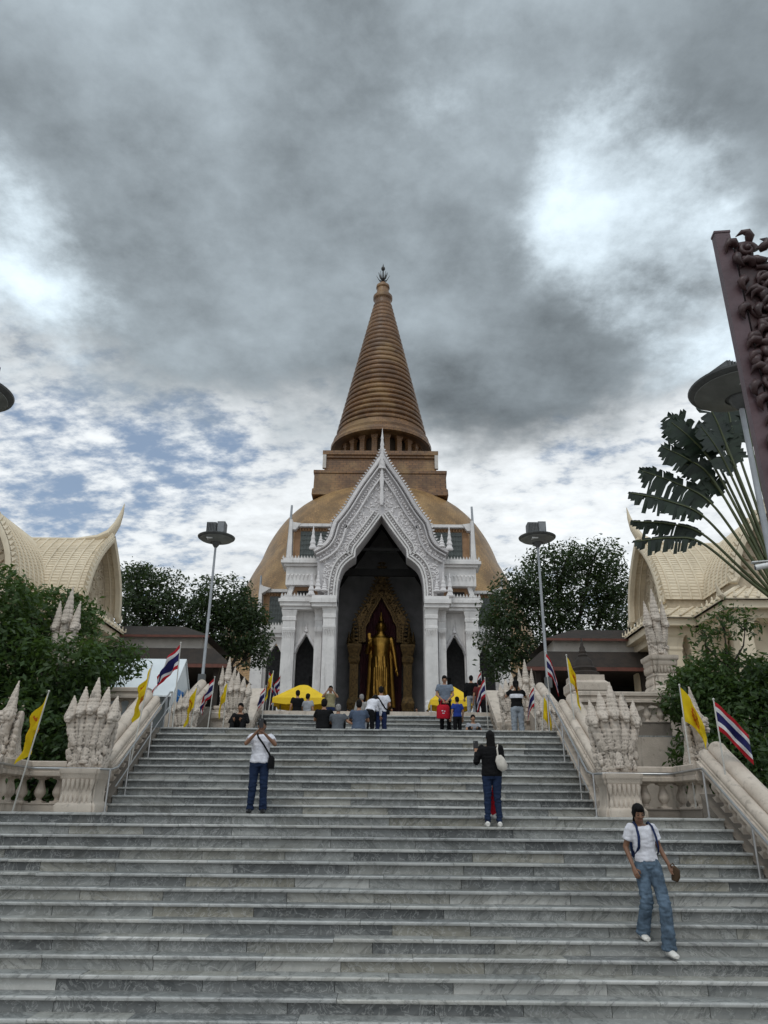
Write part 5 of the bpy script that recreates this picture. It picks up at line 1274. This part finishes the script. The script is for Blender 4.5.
def person(label,loc,rz,h=1.65,pose=None,base=STAND,top='white',bottom='navy',skin='skin',sleeve='short',hair='short',haircol='hair',shoes='darkshoe',res=.016,bw=1.,headrot=(0,0),wide=0.,hem=.02,group=None,palmL=(0,-1,0),palmR=(0,-1,0),curl=.5,skinny=1.,cap=False,pattern=None):
    J={k:Vector(v) for k,v in base.items()}
    for k,v in (pose or {}).items(): J[k]=Vector(v)
    T=thing('person',label,'person',loc,rz,group); S=h/1.70; T.scale=(S,S,S)
    pel,neck,head=J['pel'],J['neck'],J['head']
    lat=(J.get('lat') or Vector((1,0,0)))
    ax=(neck-pel); tdir=ax.normalized()
    def sp(t,off=0): 
        p=pel+ax*t; back=tdir.cross(lat).normalized()  # roughly toward +y
        return p+back*(-off)
    shL=neck+lat*.165*bw-tdir*.055; shR=neck-lat*.165*bw-tdir*.055
    hipL=pel+lat*.09-tdir*.02; hipR=pel-lat*.09-tdir*.02
    def torso(mb,inf,t0,t1,mi=0):
        R_=[(-.17,.13,.095),(0.,.168,.115),(.12,.158,.108),(.32,.138,.098),(.55,.152,.112),(.72,.168,.118),(.86,.168,.105),(.93,.135,.085),(.99,.075,.065)]
        rings=[]
        ts=[t0]+[r[0] for r in R_ if t0+.03<r[0]<t1-.02]+[t1]
        for t in ts:
            rx=np.interp(t,[r[0] for r in R_],[r[1] for r in R_])*bw; ry=np.interp(t,[r[0] for r in R_],[r[2] for r in R_])*bw
            rings.append((sp(t),rx+inf,ry+inf,lat))
        mb.loft(rings,18,mi)
    # body ------------------------------------------------------
    b=MB(); torso(b,0,-.17,.99)
    hm=Matrix.Translation(head)@Matrix.Rotation(headrot[0],4,'Z')@Matrix.Rotation(headrot[1],4,'X')
    b.cap(neck-tdir*.06,head+hm.to_3x3()@Vector((0,.015,-.05)),.058,.052)
    f=MB(); f.ball(0,.005,.03,.073,.092,.095,16); f.ball(0,-.018,-.045,.056,.066,.068,14); f.ball(0,-.045,-.085,.032,.032,.028,10)
    f.tube([(0,-.085,.03),(0,-.102,-.01),(0,-.103,-.02)],[.010,.015,.016],8); f.ball(0,-.072,-.052,.028,.018,.012,8)
    for s in (-1,1): f.ball(s*.074,.01,-.005,.011,.022,.032,8); f.ball(s*.035,-.074,-.01,.024,.02,.02,8)
    b.join(f,hm)
    for sd,s in (('L',1),('R',-1)):
        sh,el,wr=(shL if s>0 else shR),J['el'+sd],J['wr'+sd]
        b.cap(sh,el,.052*skinny,.041*skinny); b.cap(el,wr,.041*skinny,.026*skinny); palm_prims(b,wr,wr-el,J.get('palm'+sd) or Vector(palmL if s>0 else palmR))
        hp,kn,an=(hipL if s>0 else hipR),J['kn'+sd],J['an'+sd]
        b.cap(hp,kn,.088*skinny,.058*skinny); b.cap(kn,an,.058*skinny,.038*skinny)
        b.loft([(an+V(0,.05,-.04),.03,.035,lat),(an+V(0,-.02,-.045),.04,.035,lat),(an+V(s*.01,-.12,-.06),.045,.022,lat)],10)
    me=remesh(b,res*.75,2,None,'body',[MT[skin],MT['eye'],MT['lip']])
    # fingers, eyes, brows and lips joined to the same mesh
    e=MB()
    for sd,s in (('L',1),('R',-1)): hand(e,J['wr'+sd],J['wr'+sd]-J['el'+sd],J.get('palm'+sd) or Vector(palmL if s>0 else palmR),curl=curl,flip=s)
    q=MB()
    for s in (-1,1):
        q.ball(s*.031,-.0845,.012,.013,.008,.006,8,1); q.tube([(s*.014,-.09,.032),(s*.031,-.089,.037),(s*.048,-.08,.032)],.0035,5,1)
    q.ball(0,-.087,-.050,.021,.008,.0075,8,2)
    e.join(q,hm)
    bm=bmesh.new(); bm.from_mesh(me); n0=len(bm.faces); vv=[bm.verts.new(p) for p in e.v]
    for f_,mi in zip(e.f,e.mi):
        try: nf=bm.faces.new([vv[i] for i in f_]); nf.material_index=mi; nf.smooth=True
        except ValueError: pass
    bm.to_mesh(me); bm.free(); me.polygons.foreach_set('use_smooth',[True]*len(me.polygons))
    obj('body',me,T)
    # clothes ---------------------------------------------------
    joints=[J[k] for k in ('elL','elR','knL','knR')]+[J['anL']+V(0,0,.05),J['anR']+V(0,0,.05),pel]
    def wr_(amp,fr,sd):
        o=V(sd*3.1,sd*1.7,sd)
        def f(c,n):
            k=min((c-j).length for j in joints); g=.55+1.3*max(0,1-k/.16)     # cloth bunches at the joints
            a1=noise.noise(V(c.x*fr*.8,c.y*fr*.8,c.z*fr*2.6)+o); a2=1-2*abs(noise.noise(V(c.x*fr*1.6+c.z*9,c.y*fr*1.6,c.z*fr*2.2)+o))
            return amp*g*(a1+.45*a2)
        return f
    c=MB(); torso(c,.023 if hem<.04 else .014,hem,.955)
    for s,sd in ((1,'L'),(-1,'R')):
        sh,el,wr=(shL if s>0 else shR),J['el'+sd],J['wr'+sd]
        c.ball(*sh,.066,n=10)
        if sleeve=='long': c.cap(sh,el,.066,.056); c.tube([el,el.lerp(wr,.93)],[.056,.04],10); c.ball(*el,.056,n=10)
        else: c.tube([sh,sh.lerp(el,.62)],[.069,.071],12)
    o=obj('shirt',remesh(c,res,1,wr_(.014,11,len(label)%17),'shirt',MT[top]),T)
    c=MB(); torso(c,.010,-.17,.14)
    for s,sd in ((1,'L'),(-1,'R')):
        hp,kn,an=(hipL if s>0 else hipR),J['kn'+sd],J['an'+sd]
        c.cap(hp,kn,.100*(skinny if wide>0 else 1)+wide*.1,.070+wide*.25); c.tube([kn,kn.lerp(an,.5),an+V(0,0,-.02)],[.070+wide*.25,.062+wide*.6,.054+wide],12); c.ball(*kn,.070+wide*.25,n=10)
    obj('trousers',remesh(c,res,1,wr_(.015,12,len(label)%13),'trousers',MT[bottom]),T)
    for s,sd in ((1,'L'),(-1,'R')):
        an=J['an'+sd]; m=MB()
        m.loft([(an+V(0,.075,-.045),.03,.032,lat),(an+V(0,.05,-.04),.042,.05,lat),(an+V(0,-.02,-.03),.046,.055,lat),(an+V(s*.008,-.10,-.048),.052,.036,lat),(an+V(s*.01,-.165,-.056),.047,.028,lat),(an+V(s*.01,-.19,-.06),.025,.02,lat)],12)
        m.build('shoe',MT[shoes],T,smooth=50)
    if hair!='bald':
        m=MB(); m.ball(0,.018,.045,.083,.098,.098,18); m.ball(0,.05,.0,.078,.066,.085,14)
        m.ball(0,-.03,.085,.07,.065,.05,12)
        if hair in('tied','long'):
            for s in (-1,1): m.ball(s*.068,.0,.02,.018,.05,.06,8)
        if hair=='tied': m.ball(0,.105,-.03,.04,.045,.05,10); m.tube([(0,.11,-.03),(0,.135,-.13),(0,.12,-.24)],[.035,.04,.012],10)
        if hair=='long': m.loft([((0,.06,.03),.08,.055,(1,0,0)),((0,.085,-.1),.085,.05,(1,0,0)),((0,.11,-.22),.09,.045,(1,0,0)),((0,.125,-.34),.07,.03,(1,0,0)),((0,.125,-.42),.03,.015,(1,0,0))],14)
        me=remesh(m,.012,1,lambda c,n:.004*noise.noise(V(c.x*60,c.y*60,c.z*14)),'hair',MT[haircol]); me.transform(hm); obj('hair',me,T)
    if cap:
        m=MB(); m.ball(0,.015,.06,.09,.105,.085,16); m.add([(-.07,-.06,.06),(.07,-.06,.06),(.05,-.19,.045),(-.05,-.19,.045)],[(0,1,2,3)]); m.xform(hm); m.build('hat',MT['black'],T,smooth=50)
    T['_s']=S; del T['_s']
    return T,J
def held(name,label,cat,T,local,rz=0):
    """an object placed where a person's hand or shoulder is"""
    S=T.scale[0]; p=Matrix.Rotation(T.rotation_euler[2],4,'Z')@(Vector(local)*S)
    return thing(name,label,cat,Vector(T.location)+p,T.rotation_euler[2]+rz)
def strap(T,mb_pts,w,mat,name='strap',n=4):
    m=MB(); m.tube(mb_pts,w,6,flat=.35); return m.build(name,MT[mat],T,smooth=50)

# girl walking down the near stairs
G,J=person('young woman in a white T-shirt and wide blue jeans walking down the near stairs',(3.90,10.42,Z1-9*RR),R(3),1.59,
  dict(pel=(.055,-.06,.90),neck=(.02,-.075,1.41),head=(-.015,-.13,1.535),
       elL=(.255,-.03,1.13),wrL=(.32,-.15,.90),elR=(-.20,-.01,1.12),wrR=(-.165,-.15,.865),
       knL=(.155,-.26,.44),anL=(.13,-.30,-.06),knR=(-.035,-.15,.49),anR=(-.075,.02,.085)),
  top='white',bottom='denim',skin='skin2',hair='tied',shoes='shoe',res=.0125,headrot=(R(-4),R(20)),wide=.035,hem=.09,bw=.9,skinny=.92,curl=.6,palmL=(-.3,-.9,0),palmR=(.5,.6,0))
b=held('backpack','small navy backpack worn by the woman in the white T-shirt','backpack',G,(.05,.07,1.2))
def rel(p): S=G.scale[0]; return tuple((Vector(p)-Vector((-.02,.08,1.2)))*S)
m=MB(); m.loft([(rel((-.0,.12,.98)),.11,.06,(1,0,0)),(rel((-.01,.14,1.02)),.13,.075,(1,0,0)),(rel((-.03,.13,1.25)),.13,.075,(1,0,0)),(rel((-.04,.10,1.36)),.10,.05,(1,0,0))],14); m.build('bag_body',MT['navy'],b,smooth=50)
for s in (-1,1):
    m=MB(); m.tube([rel(p) for p in ((-.03+s*.10,.07,1.385),(-.03+s*.10,-.03,1.435),(-.03+s*.108,-.135,1.385),(-.02+s*.118,-.185,1.25),(-.01+s*.135,-.165,1.12),(0+s*.15,-.06,1.04),(s*.12,.06,1.0))],.017,6,flat=.5); m.build('strap',MT['navy'],b,smooth=50)
b=held('handbag','small brown bag held in the left hand of the woman in the white T-shirt','bag',G,(.355,-.19,.80))
m=MB(); m.loft([((.0,0,-.08),.035,.06,(1,0,0)),((.02,0,-.03),.045,.09,(1,0,0)),((.03,0,.04),.04,.085,(1,0,0)),((.01,0,.08),.02,.05,(1,0,0))],12); m.build('pouch',MT['brownbag'],b,smooth=50)
m=MB(); m.tube([(-.02,0,.07),(-.03,0,.1),(.0,0,.12),(.03,0,.07)],.008,6); m.build('loop',MT['brownbag'],b)

# man photographing at the landing
MN,J=person('man in a white T-shirt raising a phone to take a picture on the first landing',(-1.72,14.6,Z1),R(6),1.66,
  dict(elL=(.275,-.19,1.23),wrL=(.085,-.30,1.40),elR=(-.27,-.19,1.24),wrR=(-.06,-.30,1.46),
       head=(.0,-.03,1.575),anL=(.115,.02,.085),anR=(-.13,.02,.085)),
  top='white',bottom='darkdenim',skin='skin2',hair='short',shoes='darkshoe',res=.014,wide=.012,hem=-.06,bw=1.02,headrot=(0,R(-4)),curl=.7,palmL=(-.8,-.3,.2),palmR=(.8,-.3,.2))
p=held('smartphone','black phone held up in front of the face of the man in white','phone',MN,(-.0,-.375,1.60))
m=MB(); m.box(-.04,.04,-.006,.006,-.085,.085); m.build('phone_body',MT['phone'],p); m=MB(); m.box(-.03,-.012,-.010,-.0065,.045,.075); m.build('phone_lens',MT['lampdark'],p)
b=held('shoulder_bag','black cross-body bag hanging at the hip of the man in white','bag',MN,(.22,-.05,.93))
S=MN.scale[0]
def relm(p): return tuple((Vector(p)-Vector((.22,-.05,.93)))*S)
m=MB(); m.loft([(relm((.215,-.05,.80)),.06,.09,(1,0,0)),(relm((.22,-.05,.86)),.065,.11,(1,0,0)),(relm((.22,-.05,.98)),.06,.10,(1,0,0)),(relm((.21,-.05,1.03)),.03,.06,(1,0,0))],12); m.build('bag_body',MT['black'],b,smooth=50)
m=MB(); m.tube([relm(q) for q in ((.20,-.10,1.0),(.16,-.14,1.08),(.05,-.152,1.24),(-.05,-.135,1.36),(-.09,-.06,1.455),(-.07,.06,1.45),(.05,.14,1.28),(.18,.10,1.06),(.21,.0,1.0))],.016,6,flat=.4); m.build('strap',MT['black'],b,smooth=50)

# woman in black seen from behind
WN,J=person('woman in a black jacket and skinny blue jeans, seen from behind with a phone',(2.33,12.53,Z1-RR),R(180-4),1.44,
  dict(elR=(.235,.0,1.08),wrR=(.16,-.2,1.2),elL=(-.24,.0,1.08),wrL=(-.16,-.2,1.2),knL=(.085,-.01,.49),knR=(-.085,-.01,.49),anL=(.10,.02,.085),anR=(-.10,.02,.085)) if False else
  dict(elR=(-.22,-.02,1.10),wrR=(-.13,-.2,1.02),elL=(.28,.01,1.13),wrL=(.27,-.14,1.32),knL=(.09,-.01,.49),knR=(-.09,-.01,.49)),
  top='black',bottom='darkdenim',sleeve='long',hair='long',shoes='shoe',res=.0125,hem=-.08,bw=1.05,wide=-.010,skinny=.92,headrot=(R(4),R(-10)),curl=.7)
p=held('smartphone','black phone held up by the woman in the black jacket','phone',WN,(.27,-.20,1.44))
m=MB(); m.box(-.04,.04,-.006,.006,-.08,.08); m.build('phone_body',MT['phone'],p); m=MB(); m.box(.012,.03,.0065,.010,.045,.072); m.build('phone_lens',MT['lampdark'],p)
b=held('handbag','cream shoulder bag slung on the back of the woman in black','bag',WN,(-.17,.17,1.13))
S=WN.scale[0]
m=MB(); m.loft([((-.05*S,0,-.15*S),.05,.045,(1,0,.3)),((-.03*S,.01,-.09*S),.085,.06,(1,0,.3)),((.02*S,.01,.04*S),.075,.055,(1,0,.3)),((.035*S,0,.11*S),.04,.03,(1,0,.3))],14); m.build('bag_body',MT['cream_cloth'],b,smooth=50)
m=MB(); m.tube([(.04,-.01,.08),(.05,-.02,.2),(.03,-.13,.27),(.0,-.26,.2)],.012,6,flat=.5); m.build('strap',MT['cream_cloth'],b,smooth=50)
b=held('red_bag','red cloth bag hanging in front of the legs of the woman in black','bag',WN,(-.04,-.17,.47))
m=MB(); m.loft([((-.02,0,-.20),.07,.04,(1,0,0)),((0,0,-.16),.09,.05,(1,0,0)),((0,0,.08),.08,.05,(1,0,0)),((.0,0,.13),.05,.02,(1,0,0))],12); m.build('bag_body',MT['red'],b,smooth=50)
m=MB(); m.tube([(-.04,0,.1),(-.06,0,.28),(-.06,-.02,.36),(0,0,.28),(.03,0,.1)],.01,6); m.build('handle',MT['red'],b)

FR=0.; BK=PI; g2='visitors around the upper landing'
def seat(label,x,y,z,rz,h,top,bottom='black',**k):
    base=dict(SIT); T,_=person(label,(x,y,z),rz,h,k.pop('pose',None),base=base,top=top,bottom=bottom,res=.022,group=g2,**k); return T
def stand(label,x,y,z,rz,h,top,bottom='black',**k):
    T,_=person(label,(x,y,z),rz,h,k.pop('pose',None),top=top,bottom=bottom,res=k.pop('res',.022),group=g2,**k); return T
ZA=Z2+.002
seat('person in black sitting alone at the left of the second landing, facing the camera',-3.22,20.3,ZA,FR,1.62,'black',sleeve='long')
seat('person in a black shirt sitting with the back turned, leftmost of the seated three',-.98,19.8,ZA+.03,BK,1.74,'black',sleeve='short')
seat('seated person in grey with an arm stretched right, middle of the seated three',-.60,19.7,ZA-.02,BK,1.55,'greytee',hair='short',haircol='greyhair',pose=dict(elR=(-.30,-.05,.40),wrR=(-.46,-.05,.34)))
seat('person in a slate blue shirt sitting with the back turned, rightmost of the seated three',-.06,19.7,ZA+.02,BK,1.7,'slate',bottom='lightgrey')
stand('bending person with a white top and a black bag, beside the man with a strap',.18,21.4,ZA,R(150),1.5,'white',sleeve='long',pose=dict(neck=(0,-.26,1.32),head=(.02,-.38,1.36),elL=(.2,-.36,1.05),wrL=(.16,-.42,.82),elR=(-.2,-.36,1.05),wrR=(-.16,-.42,.82)),headrot=(0,R(35)))
B=stand('man in a white shirt with a black diagonal strap across the back',.50,22.1,ZA,BK,1.62,'lightgrey' if False else 'white','navy',sleeve='short',bw=1.12,pose=dict(elL=(.27,.0,1.14),wrL=(.18,-.2,1.1),elR=(-.27,.0,1.14),wrR=(-.18,-.2,1.1)))
b=held('shoulder_bag','black strap and pouch across the back of the man in white on the upper stairs','bag',B,(0,.16,1.2))
m=MB(); m.tube([(.15,-.02,.22),(.10,.0,.16),(0,.005,.02),(-.12,-.02,-.16),(-.19,-.08,-.2)],.02,6,flat=.4); m.build('strap',MT['black'],b,smooth=50)
m=MB(); m.loft([((-.2,-.12,-.32),.05,.07,(1,0,0)),((-.2,-.12,-.27),.06,.09,(1,0,0)),((-.2,-.12,-.2),.05,.08,(1,0,0))],10); m.build('pouch',MT['black'],b,smooth=50)
b=held('black_bag','large black bag carried by the bending person','bag',None or B,(-.62+.9,.1,.9))
m=MB(); m.loft([((0,0,-.25),.09,.06,(1,0,0)),((0,0,-.2),.13,.08,(1,0,0)),((0,0,.08),.12,.08,(1,0,0)),((0,0,.14),.06,.04,(1,0,0))],12); m.build('bag_body',MT['black'],b,smooth=50)
m=MB(); m.tube([(-.06,0,.1),(-.03,0,.3),(.03,0,.3),(.06,0,.1)],.012,6); m.build('handle',MT['black'],b)
ZB=Z3+.002
stand('man in a black shirt standing in front of the left yellow tent',-2.42,26.2,ZB-.75,R(200),1.62,'black')
stand('person in a pale grey shirt next to the man in black by the tent',-2.06,26.2,ZB-.8,R(160),1.56,'lightgrey','greytee')
stand('person in a khaki top raising both arms at the left column of the porch',-1.27,26.0,ZB-.62,FR,1.62,'khaki','navy',pose=dict(elL=(.27,-.12,1.3),wrL=(.1,-.2,1.5),elR=(-.27,-.12,1.3),wrR=(-.1,-.2,1.5)))
stand('bald man in a checked shirt standing at the top of the upper stairs',-.2,26.2,ZB-.85,R(200),1.6,'checks',hair='short',haircol='greyhair',sleeve='long')
B=stand('man in a grey-blue shirt holding a red bag with both hands on the upper stairs',2.47,23.45,Z2+3*RR,FR,1.72,'greyblue','black',bw=1.12,res=.018,pose=dict(elL=(.25,-.03,1.12),wrL=(.07,-.2,.92),elR=(-.25,-.03,1.12),wrR=(-.07,-.2,.92)),headrot=(0,R(14)))
b=held('red_bag','bright red shopping bag with a white mark held by the man in grey-blue','bag',B,(-.08,-.27,.62))
m=MB(); m.loft([((0,0,-.24),.19,.08,(1,0,0)),((0,0,-.2),.21,.09,(1,0,0)),((0,0,.12),.19,.08,(1,0,0)),((0,0,.17),.15,.03,(1,0,0))],16); m.build('bag_body',MT['red'],b,smooth=50)
for s in (-1,1):
    m=MB(); m.tube([(s*.08,0,.14),(s*.06,.02,.27),(s*.03,.03,.34)],.011,6); m.build('handle',MT['red'],b)
m=MB()
for x,z,w,h in ((-.03,-.02,.05,.03),(.04,-.03,.03,.03),(0,-.09,.07,.02)): m.box(x-w/2,x+w/2,-.096,-.088,z-h/2,z+h/2)
m.build('printed_mark',MT['white'],b)
stand('child in a bright blue shirt standing beside the man with the red bag',2.80,23.0,Z2+RR,R(200),1.32,'blue','black')
seat('child sitting low on the second landing, below the boy in blue',2.90,19.9,ZA-.12,FR,1.3,'lightgrey')
stand('person in black climbing at the right of the upper stairs, left of two',3.66,26.6,ZB-.1,BK,1.6,'black','lightgrey',sleeve='long')
stand('person in a dark red shirt climbing at the right of the upper stairs',3.92,26.3,ZB-.25,BK,1.55,'maroon_cloth','black')
B=stand('woman with a white band across her black top, at the right of the second landing',4.30,21.2,ZA,BK,1.68,'black','palejeans',hair='tied',res=.018,wide=.02,hem=.05,pose=dict(elL=(.28,-.1,1.26),wrL=(.13,-.14,1.48),elR=(-.28,-.1,1.26),wrR=(-.13,-.14,1.48)),cap=True)
S=MB(); S.loft([((0,.0,1.20),.186,.148,(1,0,0)),((0,.0,1.215),.194,.152,(1,0,0)),((0,0,1.29),.198,.154,(1,0,0)),((0,0,1.31),.188,.147,(1,0,0))],20); S.build('white_band',MT['white'],B,smooth=50)
g3='people sitting at the foot of the porch'
for i,(x,y,t,lab) in enumerate([(-2.2,49.3,'black','seated person in black at the porch foot, far left'),(-1.75,49.6,'greytee','seated person in dark grey at the porch foot, by the left column'),(-1.2,49.9,'cream_cloth','seated person in a cream top at the porch foot, left of the statue'),(.75,49.9,'white','seated person in white right below the golden statue'),(1.1,49.9,'white','second seated person in white just right of the statue foot'),(5.0-.1,49.4,'black','seated person in black at the right column of the porch'),(5.6,49.4,'lightgrey','seated person in a light top at the far right of the porch foot'),(2.7,49.7,'black','seated person in black to the right inside the porch opening'),(3.4,49.5,'checks','seated person in a patterned top at the right side of the opening')]):
    zst=Z3+(int((y-45.66)/TT)+1)*RR
    T,_=person(lab,(x,y,zst),random.Random(i).uniform(-.6,.6),1.62,base=SIT,top=t,bottom='black',res=.03,group=g3)
